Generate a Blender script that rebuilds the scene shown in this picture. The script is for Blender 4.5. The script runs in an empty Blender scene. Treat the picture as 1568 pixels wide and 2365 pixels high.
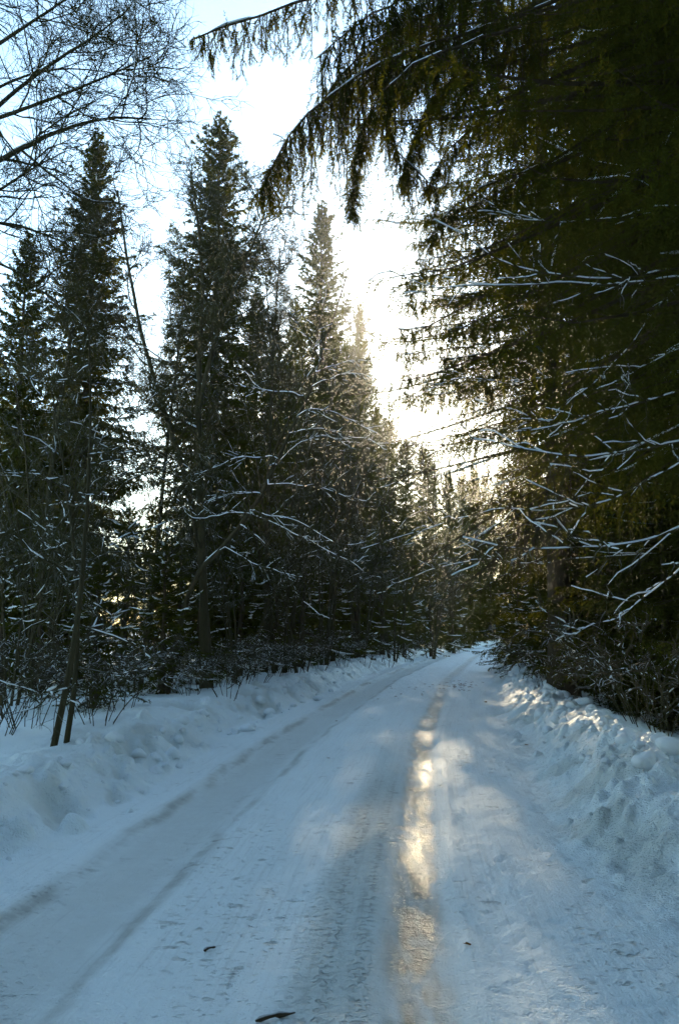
import bpy, math, random
import numpy as np
from mathutils import Vector, Matrix

# ------------------------------------------------------------------ camera, sky, sun, exposure
SC = bpy.context.scene
COL = SC.collection
F_PX, CX, CY, PITCH, CAM_H = 1839.0, 784.0, 1182.5, math.radians(8.3), 1.5
cam_data = bpy.data.cameras.new('camera')
cam = bpy.data.objects.new('camera', cam_data)
COL.objects.link(cam)
cam.location = (0, 0, CAM_H)
cam.rotation_euler = (math.pi / 2 + PITCH, 0, 0)
cam_data.sensor_fit = 'VERTICAL'
cam_data.sensor_height = 36.0
cam_data.lens = 28.0
cam_data.clip_start = 0.05
cam_data.clip_end = 3000
SC.camera = cam

SUN_EL, SUN_AZ = math.radians(14.0), math.radians(5.1)      # azimuth east of +Y
world = bpy.data.worlds.new('World')
SC.world = world
world.use_nodes = True
wn, wl = world.node_tree.nodes, world.node_tree.links
bg = wn['Background']
sky = wn.new('ShaderNodeTexSky')
sky.sky_type = 'NISHITA'
sky.sun_disc = False
sky.sun_elevation = SUN_EL
sky.sun_rotation = SUN_AZ
sky.altitude = 100
sky.air_density = 1.0
sky.dust_density = 0.3
sky.ozone_density = 1.6
tint = wn.new('ShaderNodeMix')
tint.data_type = 'RGBA'
tint.blend_type = 'MULTIPLY'
tint.inputs['Factor'].default_value = 1.0
tint.inputs['B'].default_value = (0.96, 1.0, 0.90, 1)
wl.new(sky.outputs['Color'], tint.inputs['A'])
wl.new(tint.outputs['Result'], bg.inputs['Color'])
bg.inputs['Strength'].default_value = 0.15

sun_data = bpy.data.lights.new('sun', 'SUN')
sun_data.energy = 3.8
sun_data.angle = math.radians(0.53)
sun_data.color = (1.0, 0.80, 0.52)
sun = bpy.data.objects.new('sun', sun_data)
COL.objects.link(sun)
sun_dir = Vector((math.sin(SUN_AZ) * math.cos(SUN_EL), math.cos(SUN_AZ) * math.cos(SUN_EL), math.sin(SUN_EL)))
sun.rotation_euler = sun_dir.to_track_quat('Z', 'Y').to_euler()
sun.location = sun_dir * 200

vs = SC.view_settings
vs.view_transform = 'Standard'
vs.look = 'None'
vs.gamma = 1.0
vs.use_curve_mapping = False
vs.exposure = 2.0
SC.render.engine = 'CYCLES'
cy = SC.cycles
cy.use_adaptive_sampling = True
cy.adaptive_threshold = 0.05
cy.adaptive_min_samples = 32
cy.use_denoising = True
cy.denoiser = 'OPENIMAGEDENOISE'
cy.denoising_input_passes = 'RGB_ALBEDO_NORMAL'
cy.denoising_prefilter = 'ACCURATE'
cy.max_bounces = 4
cy.diffuse_bounces = 2
cy.glossy_bounces = 2
cy.transmission_bounces = 2
cy.transparent_max_bounces = 4
cy.use_light_tree = False
cy.caustics_reflective = False
cy.caustics_refractive = False
cy.sample_clamp_indirect = 4.0
cy.sample_clamp_direct = 12.0


def pix(px, py, y):
    """world point at forward distance y seen where the photograph shows (px, py)"""
    u, v = (px - CX) / F_PX, (CY - py) / F_PX
    d = (u, math.cos(PITCH) - math.sin(PITCH) * v, math.sin(PITCH) + math.cos(PITCH) * v)
    k = y / d[1]
    return np.array((d[0] * k, y, CAM_H + d[2] * k))


# ------------------------------------------------------------------ noise
class Noise:
    def __init__(self, seed):
        self.t = np.random.default_rng(seed).random((256, 256)).astype(np.float32)

    def __call__(self, x, y):
        xi, yi = np.floor(x).astype(np.int64), np.floor(y).astype(np.int64)
        fx, fy = x - xi, y - yi
        fx = fx * fx * fx * (fx * (fx * 6 - 15) + 10)
        fy = fy * fy * fy * (fy * (fy * 6 - 15) + 10)
        a, b = xi & 255, yi & 255
        a1, b1 = (a + 1) & 255, (b + 1) & 255
        t = self.t
        return (t[a, b] * (1 - fx) + t[a1, b] * fx) * (1 - fy) + (t[a, b1] * (1 - fx) + t[a1, b1] * fx) * fy

    def fbm(self, x, y, o=4, g=0.5):
        s, a, n = 0, 1.0, 0
        for k in range(o):
            s = s + a * (self(x * 2 ** k + 17.3 * k, y * 2 ** k - 9.1 * k) - 0.5)
            n += a
            a *= g
        return s / n * 2


def sstep(a, b, x):
    t = np.clip((x - a) / (b - a), 0, 1)
    return t * t * (3 - 2 * t)


# ------------------------------------------------------------------ materials
def new_mat(name):
    m = bpy.data.materials.new(name)
    m.use_nodes = True
    return m, m.node_tree.nodes, m.node_tree.links


def snow_material():
    m, n, l = new_mat('snow')
    p = n['Principled BSDF']
    co = n.new('ShaderNodeTexCoord')
    ice = n.new('ShaderNodeAttribute'); ice.attribute_name = 'ice'
    wear_shade = n.new('ShaderNodeAttribute'); wear_shade.attribute_name = 'wear_shade'
    n1 = n.new('ShaderNodeTexNoise'); n1.inputs['Scale'].default_value = 10; n1.inputs['Detail'].default_value = 4
    n1.inputs['Roughness'].default_value = 0.65
    n2 = n.new('ShaderNodeTexNoise'); n2.inputs['Scale'].default_value = 80; n2.inputs['Detail'].default_value = 1
    n2.inputs['Roughness'].default_value = 0.7
    n3 = n.new('ShaderNodeTexNoise'); n3.inputs['Scale'].default_value = 1.3; n3.inputs['Detail'].default_value = 2
    for q in (n1, n2, n3):
        l.new(co.outputs['Object'], q.inputs['Vector'])
    road = n.new('ShaderNodeAttribute'); road.attribute_name = 'road'
    lat = n.new('ShaderNodeAttribute'); lat.attribute_name = 'lat'
    lon = n.new('ShaderNodeAttribute'); lon.attribute_name = 'lon'

    def vec(sx, sy):
        a = n.new('ShaderNodeMath'); a.operation = 'MULTIPLY'; l.new(lat.outputs['Fac'], a.inputs[0]); a.inputs[1].default_value = sx
        b = n.new('ShaderNodeMath'); b.operation = 'MULTIPLY'; l.new(lon.outputs['Fac'], b.inputs[0]); b.inputs[1].default_value = sy
        c = n.new('ShaderNodeCombineXYZ'); l.new(a.outputs[0], c.inputs[0]); l.new(b.outputs[0], c.inputs[1])
        return c.outputs[0]

    def noise(v, detail=3, rough=0.6):
        q = n.new('ShaderNodeTexNoise'); q.inputs['Scale'].default_value = 1.0
        q.inputs['Detail'].default_value = detail; q.inputs['Roughness'].default_value = rough
        l.new(v, q.inputs['Vector'])
        return q.outputs['Fac']

    def ramp(v, a, b, lo=0.0, hi=1.0):
        q = n.new('ShaderNodeMapRange'); q.interpolation_type = 'SMOOTHSTEP'
        l.new(v, q.inputs['Value'])
        q.inputs['From Min'].default_value = a; q.inputs['From Max'].default_value = b
        q.inputs['To Min'].default_value = lo; q.inputs['To Max'].default_value = hi
        return q.outputs['Result']

    def mul(a, b):
        q = n.new('ShaderNodeMath'); q.operation = 'MULTIPLY'
        l.new(a, q.inputs[0])
        if isinstance(b, float):
            q.inputs[1].default_value = b
        else:
            l.new(b, q.inputs[1])
        return q.outputs[0]

    def add(a, b):
        q = n.new('ShaderNodeMath'); q.operation = 'ADD'; l.new(a, q.inputs[0]); l.new(b, q.inputs[1])
        return q.outputs[0]
    # chips knocked out of the packed snow, tyre lines, patches where they are frequent
    patch = ramp(noise(vec(1.3, 0.6), 2), 0.42, 0.62, 0.0, 1.0)
    chip = mul(mul(ramp(noise(vec(6.5, 9.5), 3, 0.6), 0.585, 0.70), patch), road.outputs['Fac'])
    chip2 = mul(mul(ramp(noise(vec(19.0, 26.0), 2, 0.6), 0.57, 0.72), ramp(patch, 0.0, 1.0, 0.35, 1.0)), road.outputs['Fac'])
    lines = mul(noise(vec(34.0, 0.8), 2, 0.7), road.outputs['Fac'])
    tread = n.new('ShaderNodeAttribute'); tread.attribute_name = 'tread'
    tr_ = mul(ramp(noise(vec(22.0, 26.0), 1, 0.4), 0.50, 0.62), tread.outputs['Fac'])
    chips = add(add(chip, mul(chip2, 0.55)), mul(tr_, 0.7))
    # colour: clean snow -> packed, dirty or shade-painted snow -> ice
    c1 = n.new('ShaderNodeMix'); c1.data_type = 'RGBA'
    c1.inputs['A'].default_value = (0.83, 0.89, 0.90, 1)
    c1.inputs['B'].default_value = (0.62, 0.65, 0.62, 1)
    mw = n.new('ShaderNodeMath'); mw.operation = 'MULTIPLY_ADD'
    l.new(n3.outputs['Fac'], mw.inputs[0]); mw.inputs[1].default_value = 0.5; mw.inputs[2].default_value = -0.25
    mw2 = n.new('ShaderNodeMath'); mw2.operation = 'MULTIPLY_ADD'; mw2.use_clamp = True
    l.new(wear_shade.outputs['Fac'], mw2.inputs[0]); mw2.inputs[1].default_value = 0.9
    mwx = n.new('ShaderNodeMath'); mwx.operation = 'MULTIPLY'
    l.new(mw.outputs[0], mwx.inputs[0]); l.new(wear_shade.outputs['Fac'], mwx.inputs[1])
    l.new(mwx.outputs[0], mw2.inputs[2])
    l.new(mw2.outputs[0], c1.inputs['Factor'])
    c2 = n.new('ShaderNodeMix'); c2.data_type = 'RGBA'
    l.new(ice.outputs['Fac'], c2.inputs['Factor'])
    l.new(c1.outputs['Result'], c2.inputs['A'])
    c2.inputs['B'].default_value = (0.25, 0.24, 0.20, 1)
    c3 = n.new('ShaderNodeMix'); c3.data_type = 'RGBA'
    grime_shade = n.new('ShaderNodeAttribute'); grime_shade.attribute_name = 'grime_shade'
    gr = mul(grime_shade.outputs['Fac'], ramp(n1.outputs['Fac'], 0.30, 0.62, 0.35, 1.0))
    l.new(add(add(mul(chips, 0.6), ramp(lines, 0.50, 0.70, 0.0, 0.16)), gr), c3.inputs['Factor'])  # shade painted dark into chip pits and rut edges, plus tyre lines and dirt
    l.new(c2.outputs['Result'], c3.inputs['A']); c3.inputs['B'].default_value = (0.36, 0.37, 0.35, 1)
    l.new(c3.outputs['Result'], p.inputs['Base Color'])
    r = n.new('ShaderNodeMapRange')
    l.new(ice.outputs['Fac'], r.inputs['Value'])
    r.inputs['To Min'].default_value = 0.65; r.inputs['To Max'].default_value = 0.36
    l.new(r.outputs['Result'], p.inputs['Roughness'])
    p.inputs['IOR'].default_value = 1.31
    s = n.new('ShaderNodeMapRange'); l.new(ice.outputs['Fac'], s.inputs['Value'])
    s.inputs['To Min'].default_value = 0.15; s.inputs['To Max'].default_value = 0.30
    l.new(s.outputs['Result'], p.inputs['Specular IOR Level'])
    # one relief, in metres: grain, chips, tyre lines, and crumbs on the banks
    bank = n.new('ShaderNodeAttribute'); bank.attribute_name = 'bank'
    n6 = n.new('ShaderNodeTexVoronoi'); n6.inputs['Scale'].default_value = 16
    l.new(co.outputs['Object'], n6.inputs['Vector'])
    crumbs = mul(add(mul(n1.outputs['Fac'], 0.048), mul(n6.outputs['Distance'], -0.012)), bank.outputs['Fac'])
    relief = add(add(mul(n1.outputs['Fac'], 0.018), mul(n2.outputs['Fac'], 0.006)), add(mul(chips, -0.020), add(mul(lines, 0.005), crumbs)))
    bm_ = n.new('ShaderNodeBump'); bm_.inputs['Distance'].default_value = 1.0; bm_.inputs['Strength'].default_value = 1.0
    l.new(relief, bm_.inputs['Height'])
    l.new(bm_.outputs['Normal'], p.inputs['Normal'])
    return m


def bark_material(name, col, col2, snow=0.0, thr=0.35, scale=6.0):
    """bark; `snow` is how much of the upper side carries frost and snow"""
    m, n, l = new_mat(name)
    p = n['Principled BSDF']
    co = n.new('ShaderNodeTexCoord')
    mp = n.new('ShaderNodeMapping'); mp.inputs['Scale'].default_value = (1, 1, 0.25)
    l.new(co.outputs['Object'], mp.inputs['Vector'])
    nz = n.new('ShaderNodeTexNoise'); nz.inputs['Scale'].default_value = scale * 4; nz.inputs['Detail'].default_value = 5
    l.new(mp.outputs['Vector'], nz.inputs['Vector'])
    mx = n.new('ShaderNodeMix'); mx.data_type = 'RGBA'
    mx.inputs['A'].default_value = (*col, 1); mx.inputs['B'].default_value = (*col2, 1)
    l.new(nz.outputs['Fac'], mx.inputs['Factor'])
    out = mx.outputs['Result']
    if snow > 0:
        ge = n.new('ShaderNodeNewGeometry')
        sp = n.new('ShaderNodeSeparateXYZ'); l.new(ge.outputs['Normal'], sp.inputs[0])
        n2 = n.new('ShaderNodeTexNoise'); n2.inputs['Scale'].default_value = 2.2; n2.inputs['Detail'].default_value = 3
        l.new(co.outputs['Object'], n2.inputs['Vector'])
        ad = n.new('ShaderNodeMath'); ad.operation = 'MULTIPLY_ADD'
        l.new(n2.outputs['Fac'], ad.inputs[0]); ad.inputs[1].default_value = 1.6
        l.new(sp.outputs['Z'], ad.inputs[2])
        mr = n.new('ShaderNodeMapRange')
        l.new(ad.outputs[0], mr.inputs['Value'])
        mr.inputs['From Min'].default_value = thr + 0.8; mr.inputs['From Max'].default_value = thr + 1.05
        mr.inputs['To Max'].default_value = snow
        m2 = n.new('ShaderNodeMix'); m2.data_type = 'RGBA'
        l.new(mr.outputs['Result'], m2.inputs['Factor']); l.new(out, m2.inputs['A'])
        m2.inputs['B'].default_value = (0.78, 0.82, 0.84, 1)
        out = m2.outputs['Result']
    l.new(out, p.inputs['Base Color'])
    p.inputs['Roughness'].default_value = 0.9
    p.inputs['Specular IOR Level'].default_value = 0.1
    bp = n.new('ShaderNodeBump'); bp.inputs['Distance'].default_value = 0.01; bp.inputs['Strength'].default_value = 0.6
    l.new(nz.outputs['Fac'], bp.inputs['Height']); l.new(bp.outputs['Normal'], p.inputs['Normal'])
    return m


def needle_material(name, col, col2, trans, tw=0.4):
    m, n, l = new_mat(name)
    n.remove(n['Principled BSDF'])
    co = n.new('ShaderNodeTexCoord')
    nz = n.new('ShaderNodeTexNoise'); nz.inputs['Scale'].default_value = 1.6; nz.inputs['Detail'].default_value = 4
    l.new(co.outputs['Object'], nz.inputs['Vector'])
    mx = n.new('ShaderNodeMix'); mx.data_type = 'RGBA'
    mx.inputs['A'].default_value = (*col, 1); mx.inputs['B'].default_value = (*col2, 1)
    l.new(nz.outputs['Fac'], mx.inputs['Factor'])
    d = n.new('ShaderNodeBsdfDiffuse'); l.new(mx.outputs['Result'], d.inputs['Color'])
    t = n.new('ShaderNodeBsdfTranslucent'); t.inputs['Color'].default_value = (*trans, 1)
    ms = n.new('ShaderNodeMixShader'); ms.inputs[0].default_value = tw
    l.new(d.outputs[0], ms.inputs[1]); l.new(t.outputs[0], ms.inputs[2])
    l.new(ms.outputs[0], n['Material Output'].inputs['Surface'])
    return m


M = {}
M['snow'] = snow_material()
M['bark'] = bark_material('spruce_bark', (0.035, 0.026, 0.014), (0.075, 0.058, 0.036))
M['alder'] = bark_material('alder_bark', (0.034, 0.029, 0.013), (0.066, 0.057, 0.030), 0.25, 0.75)
M['twig'] = bark_material('frosted_twig', (0.034, 0.032, 0.010), (0.062, 0.057, 0.020), 0.20, 0.42)
M['dark_twig'] = bark_material('bare_twig', (0.040, 0.030, 0.016), (0.070, 0.056, 0.034), 0.5, 0.55)
M['needle'] = needle_material('spruce_needles', (0.022, 0.029, 0.004), (0.046, 0.054, 0.009), (0.105, 0.100, 0.009), 0.32)
M['dry'] = needle_material('dry_leaf', (0.10, 0.045, 0.015), (0.16, 0.08, 0.03), (0.2, 0.1, 0.02), 0.3)


def clump_material():
    m, n, l = new_mat('settled_snow')
    p = n['Principled BSDF']
    p.inputs['Base Color'].default_value = (0.80, 0.84, 0.86, 1)
    p.inputs['Roughness'].default_value = 0.6
    p.inputs['Specular IOR Level'].default_value = 0.15
    co = n.new('ShaderNodeTexCoord')
    nz = n.new('ShaderNodeTexNoise'); nz.inputs['Scale'].default_value = 30; nz.inputs['Detail'].default_value = 4
    l.new(co.outputs['Object'], nz.inputs['Vector'])
    b = n.new('ShaderNodeBump'); b.inputs['Distance'].default_value = 0.01; b.inputs['Strength'].default_value = 0.5
    l.new(nz.outputs['Fac'], b.inputs['Height']); l.new(b.outputs['Normal'], p.inputs['Normal'])
    return m


M['clump'] = clump_material()


# ------------------------------------------------------------------ mesh helpers
class Geo:
    def __init__(self):
        self.v, self.q, self.t, self.n = [], [], [], 0

    def add(self, v, quads=None, tris=None):
        if quads is not None and len(quads):
            self.q.append(np.asarray(quads, np.int64) + self.n)
        if tris is not None and len(tris):
            self.t.append(np.asarray(tris, np.int64) + self.n)
        self.v.append(np.asarray(v, np.float32).reshape(-1, 3))
        self.n += len(self.v[-1])

    def tubes(self, P, R, S=3):
        """P (N,K,3) polylines, R (N,K) radii"""
        P = np.asarray(P, np.float64); R = np.asarray(R, np.float64)
        if P.ndim == 2:
            P, R = P[None], R[None]
        N, K, _ = P.shape
        if N == 0:
            return
        T = np.gradient(P, axis=1)
        T /= np.linalg.norm(T, axis=2, keepdims=True) + 1e-9
        mt = T.mean(1)
        ref = np.where(np.abs(mt[:, 2:3]) > 0.85 * np.linalg.norm(mt, axis=1, keepdims=True), [[0.0, 1.0, 0.0]], [[0.0, 0.0, 1.0]])
        side = np.cross(T, ref[:, None, :])
        side /= np.linalg.norm(side, axis=2, keepdims=True) + 1e-9
        up = np.cross(side, T)
        a = math.pi / 6 + np.arange(S) * 2 * math.pi / S
        ca, sa = np.cos(a), np.sin(a)
        V = P[:, :, None, :] + R[:, :, None, None] * (side[:, :, None, :] * ca[None, None, :, None] + up[:, :, None, :] * sa[None, None, :, None])
        idx = np.arange(N * K * S).reshape(N, K, S)
        i0, i1 = idx[:, :-1, :], idx[:, 1:, :]
        j0, j1 = np.roll(i0, -1, 2), np.roll(i1, -1, 2)
        Q = np.stack([i0, j0, j1, i1], -1).reshape(-1, 4)
        self.add(V, Q)

    def needles(self, P, Mn, ln, w, rng, spread=0.75):
        """Mn needle blades on each of the polylines P (N,K,3)"""
        N, K, _ = P.shape
        if N == 0:
            return
        u = (np.arange(Mn)[None, :] + rng.random((N, Mn))) / Mn * (K - 1) * 0.999
        k = u.astype(int)
        f = (u - k)[..., None]
        ar = np.arange(N)[:, None]
        A, B = P[ar, k], P[ar, k + 1]
        p = A * (1 - f) + B * f
        t = B - A
        t /= np.linalg.norm(t, axis=2, keepdims=True) + 1e-9
        r = rng.normal(size=(N, Mn, 3))
        r -= (r * t).sum(2, keepdims=True) * t
        r /= np.linalg.norm(r, axis=2, keepdims=True) + 1e-9
        d = t * 0.7 + r * spread
        L = ln * (0.6 + 0.7 * rng.random((N, Mn, 1)))
        s = np.cross(d, rng.normal(size=(N, Mn, 3)))
        s /= np.linalg.norm(s, axis=2, keepdims=True) + 1e-9
        V = np.stack([p - s * w * 0.5, p + s * w * 0.5, p + d * L], 2).reshape(-1, 3)
        self.add(V, None, np.arange(len(V)).reshape(-1, 3))

    def mesh(self, name, mat, smooth=False):
        V = np.concatenate(self.v) if self.v else np.zeros((0, 3), np.float32)
        q = np.concatenate(self.q) if self.q else np.zeros((0, 4), np.int64)
        t = np.concatenate(self.t) if self.t else np.zeros((0, 3), np.int64)
        me = bpy.data.meshes.new(name)
        me.vertices.add(len(V)); me.vertices.foreach_set('co', V.astype(np.float32).ravel())
        loops = np.concatenate([q.ravel(), t.ravel()]).astype(np.int32)
        me.loops.add(len(loops)); me.loops.foreach_set('vertex_index', loops)
        tot = np.concatenate([np.full(len(q), 4), np.full(len(t), 3)]).astype(np.int32)
        st = np.concatenate([[0], np.cumsum(tot)[:-1]]).astype(np.int32) if len(tot) else tot
        me.polygons.add(len(tot))
        me.polygons.foreach_set('loop_start', st)
        me.polygons.foreach_set('use_smooth', np.full(len(tot), smooth))
        me.update(calc_edges=True)
        if mat:
            me.materials.append(mat)
        return me


STUFF_PARTS = ('crown', 'branches', 'twigs', 'snow', 'needles', 'limbs', 'shoots')


def link(name, me, parent=None):
    o = bpy.data.objects.new(name, me)
    COL.objects.link(o)
    o.parent = parent
    if name in STUFF_PARTS:
        o['kind'] = 'stuff'
    return o


def tag(o, label=None, cat=None, group=None, kind=None):
    for k, v in (('label', label), ('category', cat), ('group', group), ('kind', kind)):
        if v:
            o[k] = v
    return o


def place(proto, name, label, cat, loc, rz=0.0, sxy=1.0, sz=1.0, group=None, tilt=(0, 0), dense=0):
    """a thing of its own: an Empty at the base with one child per part; alike things share mesh data"""
    e = bpy.data.objects.new(name, None)
    COL.objects.link(e)
    e.location = loc
    e.rotation_euler = (tilt[0], tilt[1], rz)
    e.scale = (sxy, sxy, sz)
    tag(e, label, cat, group)
    for pn, me in proto:
        if me is not None:
            link(pn, me, e)
    if dense:                       # a thick crown: the same foliage a second and third time, turned about the trunk
        for k in range(1, dense):
            for pn, me in proto:
                if pn in ('crown', 'branches'):
                    o = link(pn, me, e)
                    o.rotation_euler = (0, 0, 2.2 * k)
                    o.scale = (1, 1, 1 - 0.017 * k)
                    o.location = (0, 0, 0.09 * k)
    return e


# ------------------------------------------------------------------ terrain
RT = np.array([(-0.1, -30), (0.0, -8), (0.12, 0), (0.31, 3.3), (0.39, 4.31), (0.53, 5.86), (1.18, 11.5), (3.13, 23.85), (6.7, 40.9), (10.24, 55.2),
               (13.2, 63), (18, 71), (26, 78), (44, 88), (90, 105), (500, 230)], float)


def _spline():
    ys = np.concatenate([np.arange(-30, 120, 0.25), np.arange(120, 600, 5)])
    x = np.interp(ys, RT[:, 1], RT[:, 0])
    k = np.hanning(25); k /= k.sum()
    xp = np.concatenate([np.full(12, x[0]), x, x[-1] + np.arange(1, 13) * 0])
    xs = np.convolve(xp, k, 'valid')
    far = ys > 100
    xs[far] = x[far]
    return ys, xs


_YS, _XS = _spline()


def track_x(y):
    return np.interp(y, _YS, _XS)


N1, N2, N3, N4 = Noise(1), Noise(2), Noise(3), Noise(4)
RNG = np.random.default_rng(7)

# rounded clods that the plough left on the banks: (forward, lateral, radius)
CLODS = []
for _ in range(260):
    y = 5.8 + 25 * RNG.random() ** 1.6
    CLODS.append((y, 1.95 + RNG.normal() * 0.26, (0.03 + 0.075 * RNG.random() ** 2) * (0.75 + 0.02 * y)))
for _ in range(60):
    y = 5.5 + 9 * RNG.random()
    CLODS.append((y, 1.45 + RNG.normal() * 0.15, 0.03 + 0.05 * RNG.random() ** 2))
for _ in range(260):
    y = 4.5 + 30 * RNG.random()
    CLODS.append((y, -3.15 + RNG.normal() * 0.28, 0.04 + 0.08 * RNG.random() ** 2))
CLODS = np.array(CLODS)


def height(x, y, fine=True):
    x = np.asarray(x, float); y = np.asarray(y, float)
    slope = np.interp(y, [0, 10, 24, 41, 56, 64, 72, 80, 100], [0.04, 0.1, 0.18, 0.23, 0.3, 0.55, 0.9, 1.5, 2.0])
    t = (x - track_x(y)) / np.sqrt(1 + slope ** 2)
    wob = N1.fbm(x * 0.0 + 3, y * 0.45, 3) * 0.22
    wob2 = N2.fbm(x * 0.0 + 9, y * 0.5, 3) * 0.22
    z = np.zeros_like(t)
    # left bank and the field behind it
    tl = -t + wob
    bank_l = sstep(2.65, 3.45, tl) * (0.36 + 0.10 * N3.fbm(x * 0.1, y * 0.5, 3))
    z += bank_l
    z -= sstep(3.5, 5.2, tl) * 0.10
    # right bank
    tr = t + wob2
    hr = 0.40 + 0.16 * N4.fbm(x * 0.1 + 5, y * 0.45, 3)
    z += sstep(1.15, 1.95, tr) * hr
    z -= sstep(2.05, 3.3, tr) * (hr - 0.10)
    out = sstep(2.7, 5.5, tl) + sstep(2.2, 4.5, tr)
    z += out * (0.14 * N1.fbm(x * 0.28, y * 0.28, 4) + 0.05 * N2.fbm(x * 1.1, y * 1.1, 3))
    onbank = sstep(2.5, 2.9, tl) * (1 - sstep(3.7, 4.6, tl)) + sstep(1.0, 1.4, tr) * (1 - sstep(2.6, 3.6, tr))
    road = 1 - np.clip(sstep(2.5, 2.8, tl) + sstep(1.1, 1.5, tr), 0, 1)
    d = np.hypot(x, y)
    if fine:
        bill = 1 - np.abs(N3.fbm(x * 2.2, y * 2.2, 4, 0.55)) * 2.2
        z += onbank * (0.035 * (bill - 0.6) + 0.06 * N4.fbm(x * 2.0, y * 2.0, 3, 0.5) + 0.055 * N4.fbm(x * 5, y * 5, 3, 0.6))
        # plough gouges slanting over the left bank face
        g = N2.fbm((x + y * 0.6) * 2.4, (y - x) * 0.9, 3)
        z -= sstep(2.5, 2.9, tl) * (1 - sstep(3.3, 3.9, tl)) * 0.09 * sstep(0.05, 0.5, g)
        # road surface
        rut = lambda c, w, dep: -dep * np.exp(-((t - c) / w) ** 4)
        z += road * (rut(0.0, 0.16, 0.024) + rut(-1.78, 0.31, 0.04) + rut(0.78, 0.13, 0.006))
        z += road * 0.012 * (np.exp(-((t - 0.25) / 0.07) ** 2) + np.exp(-((t + 0.28) / 0.06) ** 2) * 0.5 + np.exp(-((t + 1.38) / 0.06) ** 2) * 0.6 + np.exp(-((t + 2.2) / 0.09) ** 2) * 1.6)
        z += road * 0.03 * N1.fbm(t * 0.9, y * 0.25, 3)
        loose = np.clip(1 - np.exp(-(t / 0.22) ** 4) - 0.8 * np.exp(-((t + 1.78) / 0.3) ** 4), 0, 1)
        z += road * loose * 0.014 * N3.fbm(x * 4.5, y * 3.0, 4, 0.6)
        # chips and scuffs: short pits, wider than long
        for k, (sx, sy, th, dp) in enumerate([(7.0, 15.0, 0.30, 0.012), (15.0, 32.0, 0.28, 0.008)]):
            q = N4.fbm(x * sx + 31 * k, y * sy + y * 0.0 + x * 2.0, 2)
            m = sstep(-0.2, 0.4, N2.fbm(t * 0.9 + 7, y * 0.3 + 3 * k, 2)) * 0.8 + 0.2
            z -= (road * loose) * m * dp * sstep(th, th + 0.25, q)
        # pits in the bank
        q = N1.fbm(x * 3.1 + 50, y * 3.1, 3)
        z -= onbank * 0.03 * sstep(0.25, 0.8, q)
        # clods
        zc = np.zeros_like(z)
        near = (y > 3.5) & (y < 34) & (np.abs(t) < 4.2)
        if near.any():
            xn, yn, tn = x[near], y[near], t[near]
            acc = np.zeros(len(yn))
            order = np.argsort(yn)
            ys_ = yn[order]; ts_ = tn[order]
            ac = np.zeros(len(yn))
            for (cyy, ct, r) in CLODS:
                a, b = np.searchsorted(ys_, [cyy - r, cyy + r])
                if b > a:
                    dd = ((ys_[a:b] - cyy) ** 2 + (ts_[a:b] - ct) ** 2) / (r * r)
                    ac[a:b] = np.maximum(ac[a:b], np.clip(1 - dd, 0, 1) * r * 1.0)
            acc[order] = ac
            zc[near] = acc
        z += zc
    return z, t, tl, tr, road, onbank


def zh(x, y):
    return float(height(np.array([x]), np.array([y]), False)[0][0])


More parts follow.
